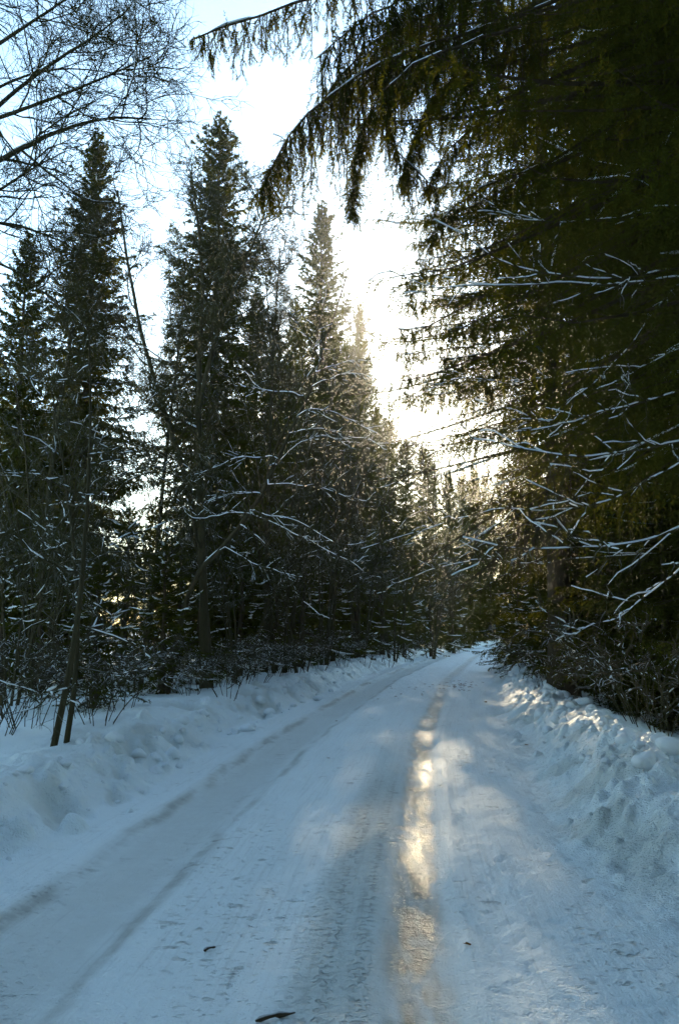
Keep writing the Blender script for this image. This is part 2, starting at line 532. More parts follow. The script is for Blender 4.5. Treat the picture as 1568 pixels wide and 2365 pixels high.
def build_terrain():
    az = np.concatenate([np.linspace(-180, -36, 48, endpoint=False), np.linspace(-36, -28, 30, endpoint=False),
                         np.linspace(-28, 28, 440, endpoint=False), np.linspace(28, 36, 30, endpoint=False), np.linspace(36, 180, 49)])
    rad = np.concatenate([[0.05, 0.5, 1.0, 1.5, 1.9, 2.2], np.exp(np.arange(math.log(2.4), math.log(75), 0.0075)),
                          np.exp(np.arange(math.log(75), math.log(900), 0.06))])
    A, Rr = np.meshgrid(np.radians(az), rad)
    X, Y = Rr * np.sin(A), Rr * np.cos(A)
    z, t, tl, tr, road, onbank = height(X.ravel(), Y.ravel())
    V = np.stack([X.ravel(), Y.ravel(), z], 1)
    nr, na = X.shape
    idx = np.arange(nr * na).reshape(nr, na)
    Q = np.stack([idx[:-1, :-1], idx[:-1, 1:], idx[1:, 1:], idx[1:, :-1]], -1).reshape(-1, 4)
    # smooth normals of the whole sheet, shared by its pieces
    Z = z.reshape(nr, na)
    G = np.stack([X, Y, Z], -1)
    du = np.gradient(G, axis=1); dv = np.gradient(G, axis=0)
    NN = np.cross(du, dv).reshape(-1, 3)
    NN /= np.linalg.norm(NN, axis=1, keepdims=True) + 1e-12
    NN[NN[:, 2] < 0] *= -1
    e = 0.05 * N2.fbm(X.ravel() * 6, Y.ravel() * 2.5, 3) + 0.04 * N3.fbm(X.ravel() * 14, Y.ravel() * 5, 2)
    y_ = Y.ravel()
    fade = 1 - 0.6 * sstep(14, 24, y_)
    ice = (1 - sstep(0.05, 0.19, np.abs(t + 0.02 + 0.45 * e))) * road * fade
    ice *= np.clip(0.80 + 0.5 * N4.fbm(X.ravel() * 9, Y.ravel() * 0.9, 3) + 0.6 * N3.fbm(X.ravel() * 22, Y.ravel() * 7, 2), 0, 1)
    ice = np.maximum(ice, 0.10 * (1 - sstep(0.16, 0.30, np.abs(t + 1.78 + e))) * road)
    ice = np.clip(ice, 0, 1)
    edge_breaks = sstep(-0.25, 0.25, N1.fbm(t * 3 + 4, y_ * 1.1, 3))
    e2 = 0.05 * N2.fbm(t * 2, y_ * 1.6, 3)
    edge = np.exp(-((t + 2.10 + e2) / 0.055) ** 2) + 0.8 * np.exp(-((t + 1.45 + e2) / 0.05) ** 2)  # dark lines painting the shade of the left rut's ridges
    wear_shade = road * (0.25 + 0.85 * np.exp(-((t + 0.36) / 0.2) ** 4) * (1 - sstep(6, 13, y_)) + 0.35 * np.exp(-((t + 1.78) / 0.34) ** 4) + 0.45 * np.exp(-(t / 0.22) ** 2)
                   + 0.9 * edge * edge_breaks)
    g = N2.fbm((X.ravel() + y_ * 0.6) * 2.4, (y_ - X.ravel()) * 0.9, 3)
    wear_shade = np.maximum(wear_shade, onbank * (0.15 + sstep(-0.05, 0.45, g) * 0.85))  # bank snow greyer, most in the slanting streaks
    wear_shade = np.clip(wear_shade, 0, 1)
    cx = (t[Q[:, 0]] + t[Q[:, 2]]) / 2
    wl_ = (tl[Q[:, 0]] + tl[Q[:, 2]]) / 2
    wr_ = (tr[Q[:, 0]] + tr[Q[:, 2]]) / 2
    far = rad[-1]
    cls = np.full(len(Q), 0)
    cls[(wl_ < 2.65) & (wr_ < 1.15)] = 1
    cls[(wl_ >= 2.65) & (wl_ < 4.3)] = 2
    cls[(wr_ >= 1.15) & (wr_ < 3.1)] = 3
    objs = {}
    for c, nm in ((0, 'ground'), (1, 'road'), (2, 'snow_bank'), (3, 'snow_bank')):
        q = Q[cls == c]
        used, inv = np.unique(q, return_inverse=True)
        ge = Geo(); ge.add(V[used], inv.reshape(-1, 4))
        me = ge.mesh(nm, M['snow'], True)
        me.normals_split_custom_set_from_vertices(NN[used].tolist())
        for an, av in (('ice', ice), ('wear_shade', wear_shade), ('road', road * (1 - 0.7 * np.clip(ice * 1.5, 0, 1))), ('lat', t), ('lon', Y.ravel()), ('tread', road * (np.exp(-((t + 0.42) / 0.06) ** 2) + np.exp(-((t + 0.26) / 0.05) ** 2) + 0.5 * np.exp(-((t + 0.55) / 0.05) ** 2)) * (1 - sstep(6, 12, y_))), ('bank', np.clip(onbank, 0, 1)), ('grime_shade', np.clip(road * (0.75 * edge * (0.3 + 0.7 * edge_breaks) + 0.16 * np.exp(-((t + 1.78) / 0.33) ** 6) + 0.25 * np.exp(-((t + 0.36) / 0.18) ** 4) * (1 - sstep(6, 13, y_))), 0, 1))):
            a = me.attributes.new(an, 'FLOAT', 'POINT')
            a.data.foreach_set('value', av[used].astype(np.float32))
        o = link(nm, me)
        objs[c] = o
    tag(objs[0], 'snow covered forest floor on both sides of the road', 'ground', kind='structure')
    tag(objs[1], 'snow packed forest road with an icy wheel track, bending out of sight', 'road', kind='structure')
    tag(objs[2], 'low ploughed snow bank along the outside of the bend, beside the open snow', 'snow bank', kind='structure')
    tag(objs[3], 'lumpy sunlit snow bank below the overhanging dark spruces', 'snow bank', kind='structure')
    return objs


TERRAIN = build_terrain()


# ------------------------------------------------------------------ spruce generator
def spruce(seed, H, R, base=0.8, step=0.3, per=5, dens=20, l0=0.55, mn=22, nl=0.05, nw=0.016, hang=0.7, snow=0.3, trunk_r=None,
           shape=0.8, low_sparse=None, top_cut=None, needle='needle'):
    rng = np.random.default_rng(seed)
    tr = trunk_r or H * 0.010 + 0.03
    # trunk
    gt = Geo()
    k = 14
    zz = np.linspace(-0.3, H, k)
    P = np.stack([rng.normal(size=k) * 0.02, rng.normal(size=k) * 0.02, zz], 1)
    gt.tubes(P, tr * np.clip(1 - zz / (H * 1.01), 0.02, 1) ** 0.85 * (1 + 0.5 * np.exp(-(zz + 0.3) * 2)), 9)
    # branch origins
    zs = []
    z = base
    while z < H - 0.15:
        f = (z - base) / (H - base)
        n = max(3, int(per * (1 - 0.35 * f) + rng.random()))
        if top_cut and z > top_cut:
            n = max(2, n // 2)
        a0 = rng.random() * 6.28
        for i in range(n):
            zs.append((z + rng.normal() * step * 0.3, a0 + i * 6.283 / n + rng.normal() * 0.3))
        z += step * (1 - 0.45 * f) * (0.8 + 0.4 * rng.random())
    zs = np.array(zs)
    f = np.clip((zs[:, 0] - base) / (H - base), 0, 1)
    prof = np.clip(1 - f, 0, 1) ** shape * (0.55 + 0.45 * sstep(0, 0.22, f))
    irr = 0.85 + 0.3 * np.sin(zs[:, 1] * 2 + seed) * np.sin(zs[:, 0] * 1.7 + seed)
    L = R * prof * irr * (0.40 + 0.85 * rng.random(len(f))) + 0.10
    pitch = np.radians(-14 + 58 * f ** 1.7 + rng.normal(size=len(f)) * 6)
    sag = 0.30 * (1 - f) + 0.05
    K = 7
    u = np.linspace(0, 1, K)[None, :]
    r = u * L[:, None]
    az = zs[:, 1][:, None] + (rng.normal(size=(len(f), 1)) * 0.15) * u
    bz = zs[:, 0][:, None] + r * np.tan(pitch)[:, None] - sag[:, None] * L[:, None] * u ** 2 + 0.22 * L[:, None] * u ** 4
    B = np.stack([np.cos(az) * r, np.sin(az) * r, bz], -1)
    B += rng.normal(size=B.shape) * 0.015 * u[..., None]
    gb = Geo()
    gb.tubes(B, (0.006 + 0.008 * L[:, None]) * (1.05 - u), 3)
    # side shoots and hanging shoots
    cnt = np.maximum(2, (L * dens).astype(int))
    if low_sparse is not None:
        cnt = np.where(zs[:, 0] < low_sparse, np.maximum(2, cnt // 4), cnt)
    bi = np.repeat(np.arange(len(L)), cnt)
    n = len(bi)
    uu = 0.10 + 0.90 * rng.random(n) ** 0.85
    uk = uu * (K - 1) * 0.999
    ki = uk.astype(int); fr = (uk - ki)[:, None]
    p0 = B[bi, ki] * (1 - fr) + B[bi, ki + 1] * fr
    bd = B[bi, ki + 1] - B[bi, ki]
    bd /= np.linalg.norm(bd, axis=1, keepdims=True)
    sd = np.stack([-bd[:, 1], bd[:, 0], np.zeros(n)], 1)
    sgn = np.where(rng.random(n) < 0.5, -1.0, 1.0)[:, None]
    sidef = rng.random((n, 1))
    d0 = bd * (0.45 + 0.3 * rng.random((n, 1))) + sd * sgn * (0.2 + 0.75 * sidef) + rng.normal(size=(n, 3)) * 0.12
    fb = f[bi]
    ls = l0 * (0.35 + 0.9 * rng.random(n)) * (1.15 - 0.6 * uu) * np.clip(L[bi] / 1.6, 0.25, 1.15)
    hg = (hang * (1 - 0.85 * fb ** 1.5) * (0.5 + 0.8 * rng.random(n)))[:, None]
    q = []
    for g in (0, 0.34, 0.67, 1.0):
        q.append(p0 + d0 * (ls[:, None] * g * (1 - 0.55 * np.clip(hg, 0, 1.2) * g)) + np.array([[0, 0, -1.0]]) * ls[:, None] * hg * g ** 1.5)
    S = np.stack(q, 1)
    gc = Geo()
    gb.tubes(S[::2], np.full((len(S[::2]), 4), 0.004) * np.array([[1.2, 1, .8, .4]]), 3) if nl < 0.045 else None
    if low_sparse is not None:
        lowm = zs[bi, 0] < low_sparse
        gc.needles(S[~lowm], mn, nl, nw, rng)
        gc.needles(S[lowm], max(6, mn // 2), nl * 0.7, nw * 0.7, rng)
        gb.tubes(S[lowm], np.full((lowm.sum(), 4), 0.006), 3)
    else:
        gc.needles(S, mn, nl, nw, rng)
    gc.needles(B[:, 2:], max(8, mn), nl, nw, rng)
    # leader
    lead = np.stack([np.zeros(4), np.zeros(4), np.linspace(H - 0.9, H + 0.15, 4)], 1)[None]
    gc.needles(np.repeat(lead, 4, 0), mn, nl, nw, rng)
    parts = [('trunk', gt.mesh('spruce_trunk', M['bark'], True)), ('branches', gb.mesh('spruce_branches', M['bark'])),
             ('crown', gc.mesh('spruce_crown', M[needle]))]
    if snow > 0:
        # little rolls of snow lying on the shoots, shorter than the shoots themselves
        gs = Geo()
        pick = (rng.random(n) < snow * 0.22) & (hg[:, 0] < 0.62)
        Sp = S[pick]
        if len(Sp):
            Sp = Sp[:, :3] + np.array([[[0, 0, 0.016]]])
            rr = (0.008 + 0.018 * rng.random((len(Sp), 1))) * np.array([[0.5, 1.0, 0.25]])
            gs.tubes(Sp, rr, 3)
        pb = rng.random(len(B)) < snow * 1.1
        Bp = B[pb][:, 3:]
        if len(Bp):
            rr = (0.010 + 0.022 * rng.random((len(Bp), 4))) * np.array([[0.3, 1.0, 1.0, 0.2]])
            gs.tubes(Bp + np.array([[[0, 0, 0.02]]]), rr, 4)
        parts.append(('snow', gs.mesh('spruce_snow', M['clump'], True)))
    return parts


# ------------------------------------------------------------------ bare broadleaf generator
def grow(parents, prad, n_per, rng, lmin, lmax, ang=(30, 60), up=0.25, wander=0.22, K=5, u0=0.25, rscale=0.55, rtip=0.25, taper_len=0.5, rmin=0.002):
    """children shooting off the polylines `parents` (N,K,3); returns polylines and radii"""
    N, KP, _ = parents.shape
    cnt = np.broadcast_to(np.asarray(n_per), (N,)).astype(int)
    bi = np.repeat(np.arange(N), cnt)
    n = len(bi)
    u = u0 + (1 - u0) * rng.random(n) ** 0.9
    uk = u * (KP - 1) * 0.999
    k = uk.astype(int); f = (uk - k)[:, None]
    p = parents[bi, k] * (1 - f) + parents[bi, k + 1] * f
    r0 = (prad[bi, k] * (1 - f[:, 0]) + prad[bi, k + 1] * f[:, 0]) * rscale * (0.7 + 0.5 * rng.random(n))
    r0 = np.maximum(r0, rmin)
    t = parents[bi, k + 1] - parents[bi, k]
    t /= np.linalg.norm(t, axis=1, keepdims=True) + 1e-9
    s = rng.normal(size=(n, 3))
    s -= (s * t).sum(1, keepdims=True) * t
    s /= np.linalg.norm(s, axis=1, keepdims=True)
    a = np.radians(ang[0] + (ang[1] - ang[0]) * rng.random((n, 1)))
    d = t * np.cos(a) + s * np.sin(a)
    L = (lmin + (lmax - lmin) * rng.random(n)) * (1 - taper_len * u)
    pts = [p]
    for i in range(K - 1):
        d = d + rng.normal(size=(n, 3)) * wander + np.array([[0, 0, up]])
        d /= np.linalg.norm(d, axis=1, keepdims=True)
        p = p + d * (L / (K - 1))[:, None]
        pts.append(p)
    P = np.stack(pts, 1)
    R = r0[:, None] * np.linspace(1, rtip, K)[None, :]
    return P, R


def resample(pts, K, rng=None, jit=0.0):
    pts = np.asarray(pts, float)
    d = np.concatenate([[0], np.cumsum(np.linalg.norm(np.diff(pts, axis=0), axis=1))])
    u = np.linspace(0, d[-1], K)
    out = np.stack([np.interp(u, d, pts[:, i]) for i in range(3)], 1)
    for _ in range(2):
        out[1:-1] = out[1:-1] * 0.5 + (out[:-2] + out[2:]) * 0.25
    if rng is not None and jit:
        out[1:] += rng.normal(size=out[1:].shape) * jit
    return out


def snow_on(P, R, rng, cover=0.6, fat=1.0, g=None):
    """rolls of settled snow lying on top of the polylines P (N,K,3)"""
    g = g or Geo()
    N, K, _ = P.shape
    m = 3
    Kf = (K - 1) * m + 1
    uf = np.linspace(0, K - 1, Kf)
    k = np.minimum(uf.astype(int), K - 2); f = (uf - k)[None, :, None]
    Pf = P[:, k] * (1 - f) + P[:, k + 1] * f
    Rf = R[:, k] * (1 - f[..., 0]) + R[:, k + 1] * f[..., 0]
    T = np.gradient(Pf, axis=1); T /= np.linalg.norm(T, axis=2, keepdims=True) + 1e-9
    flat = np.clip(1.6 * (1 - np.abs(T[:, :, 2]) ** 2), 0, 1)
    nz = rng.random((N, Kf))
    nz = (nz + np.roll(nz, 1, 1) + np.roll(nz, -1, 1)) / 3
    on = sstep(0.62 - 0.42 * cover, 0.78 - 0.42 * cover, nz) * flat
    rr = (Rf * 0.75 + 0.005) * fat * np.clip(on, 0.0, 1)
    Ps = Pf + np.array([[[0, 0, 1.0]]]) * (Rf * 0.55 + rr * 0.35)[..., None]
    Ps[..., 2] -= (1 - np.clip(on * 3, 0, 1)) * Rf * 0.9
    g.tubes(Ps, np.maximum(rr, 0.0008), 4)
    return g


def bare_tree(seed, trunks, r0, counts=(12, 8, 7, 5), lens=((1.6, 3.2), (0.7, 1.5), (0.3, 0.8), (0.15, 0.4)), up=(0.15, 0.10, 0.06, 0.04),
              ang=(35, 65), trunk_mat='alder', twig_mat='twig', u0=0.3, snow=0.0, rmin=(0.008, 0.005, 0.0035, 0.003), snow_levels=2, wander=0.2,
              trunk_names='trunk', limb_parts=True, fat=1.0):
    """trunks: list of polylines (points in the tree's own space)"""
    rng = np.random.default_rng(seed)
    parts = []
    tp = np.stack([resample(t, 10, rng, 0.0) for t in trunks])
    rt = np.array(r0 if np.ndim(r0) else [r0] * len(trunks))[:, None] * np.linspace(1, 0.18, 10)[None] ** 0.9
    for i in range(len(tp)):
        g = Geo()
        fine = np.stack([resample(tp[i], 24, rng, rt[i, 0] * 0.06)])
        g.tubes(fine, np.interp(np.linspace(0, 9, 24), np.arange(10), rt[i])[None], 8)
        parts.append((trunk_names if i == 0 or trunk_names == 'stem' else 'limb', g.mesh('bare_trunk', M[trunk_mat], True)))
    P, R = tp, rt
    gl, gt, gs = Geo(), Geo(), Geo()
    last = None
    for lv, c in enumerate(counts):
        P, R = grow(P, R, c, rng, lens[lv][0], lens[lv][1], ang, up[lv], wander, K=(7, 6, 5, 4)[min(lv, 3)], u0=u0 if lv == 0 else 0.15,
                    rscale=(0.5, 0.55, 0.6, 0.6)[min(lv, 3)], rmin=rmin[min(lv, 3)], rtip=0.35)
        if lv == 0 and limb_parts:
            for a, r in zip(P, R):
                g1 = Geo(); g1.tubes(a, r, 5)
                parts.append(('limb', g1.mesh('bare_limb', M[trunk_mat])))
        else:
            (gl if lv == 0 else gt).tubes(P, R, 5 if lv == 0 else 3)
        if snow and lv < snow_levels:
            snow_on(P, R, rng, snow, fat, gs)
        last = P
    if snow:
        snow_on(tp, rt, rng, snow * (0.6 if fat <= 1.0 else 1.0), (0.8 if fat <= 1.0 else 1.2) * fat, gs)
    if not limb_parts:
        parts.append(('limbs', gl.mesh('bare_limbs', M[trunk_mat])))
    parts.append(('twigs', gt.mesh('bare_twigs', M[twig_mat])))
    if snow:
        parts.append(('snow', gs.mesh('branch_snow', M['clump'], True)))
    return parts


# ------------------------------------------------------------------ spruces
SPA = spruce(11, 18.0, 2.7, base=1.0, step=0.27, per=6, dens=19, l0=0.66, mn=17, nl=0.085, nw=0.030, hang=0.75, snow=0.18, shape=0.72)
SPB = spruce(23, 14.0, 3.0, base=0.5, step=0.28, per=6, dens=16, l0=0.74, mn=17, nl=0.085, nw=0.030, hang=0.85, snow=0.18, shape=0.80)
SPC = spruce(37, 21.0, 5.0, base=3.8, step=0.30, per=7, dens=18, l0=0.80, mn=30, nl=0.050, nw=0.011, hang=1.1, snow=0.08, shape=0.70, top_cut=12)
SPE = spruce(41, 19.0, 4.5, base=3.2, step=0.32, per=6, dens=15, l0=0.80, mn=16, nl=0.065, nw=0.021, hang=1.05, snow=0.06, shape=0.70, low_sparse=5.4, top_cut=13)
SPF = spruce(67, 12.0, 1.75, base=0.5, step=0.27, per=6, dens=20, l0=0.66, mn=15, nl=0.09, nw=0.030, hang=0.9, snow=0.15, shape=0.58)
SPD = spruce(53, 4.0, 1.35, base=0.15, step=0.20, per=5, dens=17, l0=0.42, mn=12, nl=0.055, nw=0.019, hang=0.35, snow=0.35, shape=0.9)


def at(px, y):
    """x of the spot at forward distance y that the photograph shows in column px"""
    return (px - CX) / F_PX * y * 1.01


def spruce_at(proto, ph, px, y, hgt, sxy, label, rz=0.0, group='spruces along the road', name='spruce_tree', dense=2):
    x = at(px, y)
    return place(proto, name, label, 'spruce', (x, y, zh(x, y) - 0.05), rz, sxy, hgt / ph, group, dense=dense)


# left row, from the frame edge to the bend
spruce_at(SPB, 14, 28, 18.5, 10.8, 0.75, 'loose drooping spruce cut by the frame edge beneath the bare crown', 0.4)
spruce_at(SPA, 18, 186, 20.0, 14.6, 0.85, 'narrow columnar spruce standing behind the fine bare twigs of the big bare tree', 1.3)
spruce_at(SPA, 18, 487, 24.0, 17.9, 1.15, 'tallest spire-topped spruce against the pale sky', 2.2)
spruce_at(SPB, 14, 588, 28.0, 13.6, 0.95, 'spruce pressed against the tallest spire-topped spruce, lower and fuller', 3.0)
spruce_at(SPA, 18, 741, 34.0, 20.4, 1.2, 'pointed spruce with a slim top midway between tallest spruce and sun', 4.1)
spruce_at(SPB, 14, 680, 38.0, 17.6, 0.95, 'thin spruce top just beside the slim pointed spruce', 5.2)
spruce_at(SPA, 18, 832, 42.0, 19.0, 0.7, 'spindly sparse spruce standing nearest the sun gap', 0.9)
spruce_at(SPB, 14, 800, 37.0, 14.8, 1.05, 'bushy spruce at the end of the tall row, below the spindly one', 2.6)
spruce_at(SPB, 14, 872, 43.0, 13.2, 1.0, 'lower spruce whose edge meets the glare of the sun', 1.1)
spruce_at(SPB, 14, 640, 31.0, 13.0, 1.0, 'full spruce filling the space between the tallest and the slim pointed spruce', 1.4)
spruce_at(SPB, 14, 770, 40.0, 16.5, 1.0, 'full spruce just behind the slim pointed one', 0.3)
spruce_at(SPF, 12, 900, 44.0, 13.0, 0.95, 'dark spruce with its tip at the edge of the glare, touching the stubby one', 0.2)
spruce_at(SPF, 12, 938, 47.0, 12.4, 1.05, 'dark stubby spruce directly beneath the sun', 3.7)
spruce_at(SPF, 12, 979, 49.5, 12.5, 1.0, 'blunt dark spruce next to the stubby one beneath the sun', 1.0)
spruce_at(SPF, 12, 1000, 52.0, 12.4, 0.80, 'dark spruce on the outside of the bend, below the bright gap', 0.4)
spruce_at(SPF, 12, 1034, 55.0, 12.4, 0.90, 'backlit spruce at the bend, farther along than the dark blunt ones', 2.0)
spruce_at(SPF, 12, 1066, 61.0, 13.3, 1.0, 'distant backlit spruce over the far end of the road', 2.9)
spruce_at(SPF, 12, 1098, 68.0, 14.6, 1.15, 'most distant spruce of the row, half lost in the yellow light', 5.0)
# right row
spruce_at(SPE, 19, 1285, 15.5, 19.0, 1.10, 'big dark spruce with hanging curtains of twigs beside the sun', 0.6, dense=2)
spruce_at(SPC, 21, 1930, 7.0, 21.0, 1.0, 'huge near spruce that darkens the whole upper corner and overhangs the road', 2.4, dense=3)
spruce_at(SPB, 14, 1222, 27.5, 9.5, 0.85, 'backlit yellow-green spruce low behind the big dark spruce', 1.9)
spruce_at(SPE, 19, 1640, 12.5, 17.0, 0.85, 'dense dark spruce between the huge near spruce and the big one by the sun', 4.4)

spruce_at(SPB, 14, 1370, 18.0, 8.0, 0.85, 'low branched dark spruce just behind the bank, beside the trunk of the big dark one', 0.7)
spruce_at(SPB, 14, 1490, 14.0, 6.5, 0.75, 'low branched dark spruce behind the bank near the frame edge', 2.7)
spruce_at(SPB, 14, 1610, 11.5, 6.0, 0.75, 'low branched dark spruce cut by the frame edge below the snowy limbs', 3.9)

spruce_at(SPC, 21, 1790, 11.0, 20.0, 0.85, 'big dark spruce hidden behind the huge near one', 5.1, dense=0)
spruce_at(SPA, 18, 1500, 19.5, 25.0, 1.7, 'tall broad dark spruce behind the big one beside the sun', 0.9)
spruce_at(SPA, 18, 1720, 17.0, 25.0, 1.7, 'tall broad dark spruce filling the upper corner behind the huge near spruce', 3.3)

# forest behind, one tree at a time; nothing tells these apart in the photo
rngf = np.random.default_rng(99)
back_r, back_l, young = [], [], []
for y in (11, 16, 22, 30, 40):
    for k in range(3):
        x = track_x(y) + 6.5 + k * 3.6 + rngf.normal() * 0.8 + max(0, y - 20) * 0.05
        if x / y < 0.62:
            back_r.append((x, y + rngf.normal() * 1.0))
for y in (27, 38):
    for px in (-40, 60, 150):
        back_l.append((at(px + rngf.normal() * 25, y), y + rngf.normal()))
for (x, y) in back_r:
    pr, ph, hh = ((SPA, 18, 15 + 5 * rngf.random()), (SPB, 14, 11 + 4 * rngf.random()))[int(rngf.random() < 0.5)]
    place(pr, 'spruce_tree', 'dark spruce deep in the stand behind the sunlit snow bank', 'spruce', (x, y, zh(x, y) - 0.05), rngf.random() * 6.28,
          1.0 + 0.2 * rngf.random(), hh / ph, 'spruces deep in the shaded stand')
for (x, y) in back_l:
    hh = 6 + 0.16 * y + 1.5 * rngf.random()
    place(SPB, 'spruce_tree', 'spruce in the second rank behind the narrow columnar spruce', 'spruce', (x, y, zh(x, y) - 0.05), rngf.random() * 6.28,
          0.75, hh / 14, 'spruces in the second rank')
for px in range(300, 1000, 70):
    y = 52 + rngf.random() * 12
    x = at(px + rngf.normal() * 12, y)
    hh = y * (0.115 + 0.04 * rngf.random()) + 1.5
    place(SPB, 'spruce_tree', 'low far spruce closing the gaps between the trunks of the row', 'spruce', (x, y, zh(x, y) - 0.05), rngf.random() * 6.28,
          0.9, hh / 14, 'low far spruces')
for px, y, el in ((1040, 66, 0.185), (1072, 70, 0.195), (1100, 74, 0.205), (1128, 79, 0.200), (1158, 83, 0.205), (1190, 86, 0.20), (1085, 82, 0.18), (1230, 90, 0.20), (1280, 92, 0.2), (1120, 92, 0.19)):
    x = at(px, y)
    hh = y * el + 1.5
    place(SPB, 'spruce_tree', 'distant spruce beyond the bend of the road', 'spruce', (x, y, zh(x, y) - 0.05), rngf.random() * 6.28,
          1.15, hh / 14, 'spruces beyond the bend')

# forest goes on beside and behind the camera, added to dim the foreground
for i, (x, y) in enumerate([(-7.0, 3), (-4.9, -2.2), (-6.5, -10), (6.2, 1.0), (4.7, -2.8), (6.4, -12), (-4.3, -6.5), (4.4, -7), (0.5, -22), (-3, -20)]):
    place(SPB if i % 2 else SPA, 'spruce_tree', 'unseen spruce behind the viewpoint, added to dim the road', 'spruce', (x, y, zh(x, y) - 0.05), i * 1.1, 1.3,
          1.05, 'added unseen spruces behind the viewpoint', dense=2)

# young spruces at the forest edge
spruce_at(SPD, 4, 385, 15.2, 3.0, 0.95, 'snow dusted young spruce at the forest edge beside the twin stems', 0.3, 'young spruces at the forest edge', 'young_spruce')
spruce_at(SPD, 4, 235, 12.6, 2.4, 0.80, 'small snowy young spruce just behind the twin stems', 1.5, 'young spruces at the forest edge', 'young_spruce')
YOUNG = [(20, 14.5, 2.6), (110, 16, 3.6), (300, 18, 4.2), (180, 17, 3.4), (470, 19, 3.2), (560, 20.5, 4.0), (520, 25, 5.0), (640, 23, 3.6), (700, 26, 5.2),
         (610, 29, 5.6), (770, 28, 4.0), (820, 31, 5.0), (880, 35, 5.2), (930, 38, 4.2), (990, 43, 4.6), (1040, 50, 4.4), (960, 48, 6.0), (420, 21, 4.6), (350, 24, 5), (70, 21, 5), (-30, 17, 4)]
ORD = ('first second third fourth fifth sixth seventh eighth ninth tenth eleventh twelfth thirteenth fourteenth fifteenth sixteenth seventeenth '
       'eighteenth nineteenth twentieth twenty-first twenty-second').split()
for i, (px, y, hh) in enumerate(sorted(YOUNG)):
    spruce_at(SPD, 4, px, y, hh, 0.95 * hh / 4 + 0.25, 'young spruce in the dark thicket below the tall row, %s from the left' % ORD[i], rngf.random() * 6.28, 'young spruces in the dark thicket', 'young_spruce', dense=0)
for i, (px, y, hh) in enumerate(sorted([(1190, 24, 3.4), (1240, 20, 3.0), (1330, 18, 3.6), (1420, 16, 3.2), (1500, 13.5, 2.6), (1290, 30, 5.0), (1570, 12, 3.0), (1180, 33, 3.6)])):
    spruce_at(SPD, 4, px, y, hh, 0.9 * hh / 4 + 0.2, 'young spruce in the shade behind the lumpy sunlit bank, %s from the sun' % ORD[i], rngf.random() * 6.28, 'young spruces behind the lumpy bank', 'young_spruce', dense=0)
spruce_at(SPD, 4, 1175, 21.5, 1.7, 0.75, 'sunlit spruce bough thicket drooping onto the bank at the bend', 0.8, 'young spruces behind the lumpy bank', 'young_spruce')


# ------------------------------------------------------------------ overhanging boughs of the huge near spruce
def hanging_bough(seed, pts, r0, n, lh, sub=8, mn=60, first=0.0, nl=0.028, nw=0.0075, clothe=22):
    """a bough along `pts` with curtains of hanging shoots; lh(u) is their length in metres"""
    rng = np.random.default_rng(seed)
    B = resample(pts, 16, rng, 0.012)
    gb, gc = Geo(), Geo()
    gb.tubes(B, r0 * np.linspace(1, 0.25, 16), 6)
    u = first + (1 - first) * (np.arange(n) + rng.random(n)) / n
    uk = u * 14.99
    k = uk.astype(int); f = (uk - k)[:, None]
    p0 = B[k] * (1 - f) + B[k + 1] * f
    L = np.array([lh(a) for a in u]) * (0.22 + 1.05 * rng.random(n) ** 1.3)
    side = rng.normal(size=(n, 3)) * np.array([[0.17, 0.26, 0.04]])
    q = []
    for g in np.linspace(0, 1, 6):
        q.append(p0 + side * L[:, None] * min(1, g * 1.6) * 0.8 + np.array([[0, 0, -1.0]]) * (L * g ** 1.15)[:, None])
    S = np.stack(q, 1)
    S[:, 1:] += rng.normal(size=S[:, 1:].shape) * 0.012
    gb.tubes(S, np.linspace(0.006, 0.002, 6)[None].repeat(n, 0), 3)
    gc.needles(S, mn, nl, nw, rng)
    P2, R2 = grow(S, np.full((n, 6), 0.003), sub, rng, 0.10, 0.30, (22, 50), -0.35, 0.12, K=4, u0=0.08, rmin=0.002)
    if sub >= 6:
        gb.tubes(P2[::2], R2[::2], 3)
    gc.needles(P2, max(14, mn // 3), nl, nw, rng)
    gc.needles(B[None, 3:], mn * 3, nl, nw, rng)
    gs = snow_on(B[None, 2:], np.full((1, 14), r0 * 0.9), rng, 0.30, 0.55)
    # short shoots clothing the bough itself
    P3, R3 = grow(B[None], np.full((1, 16), r0), clothe, rng, 0.12, 0.35, (40, 80), -0.15, 0.12, K=4, u0=0.12, rmin=0.003)
    gb.tubes(P3, np.full(R3.shape, 0.003), 3)
    gc.needles(P3, 26, nl, nw, rng)
    return gb, gc, gs


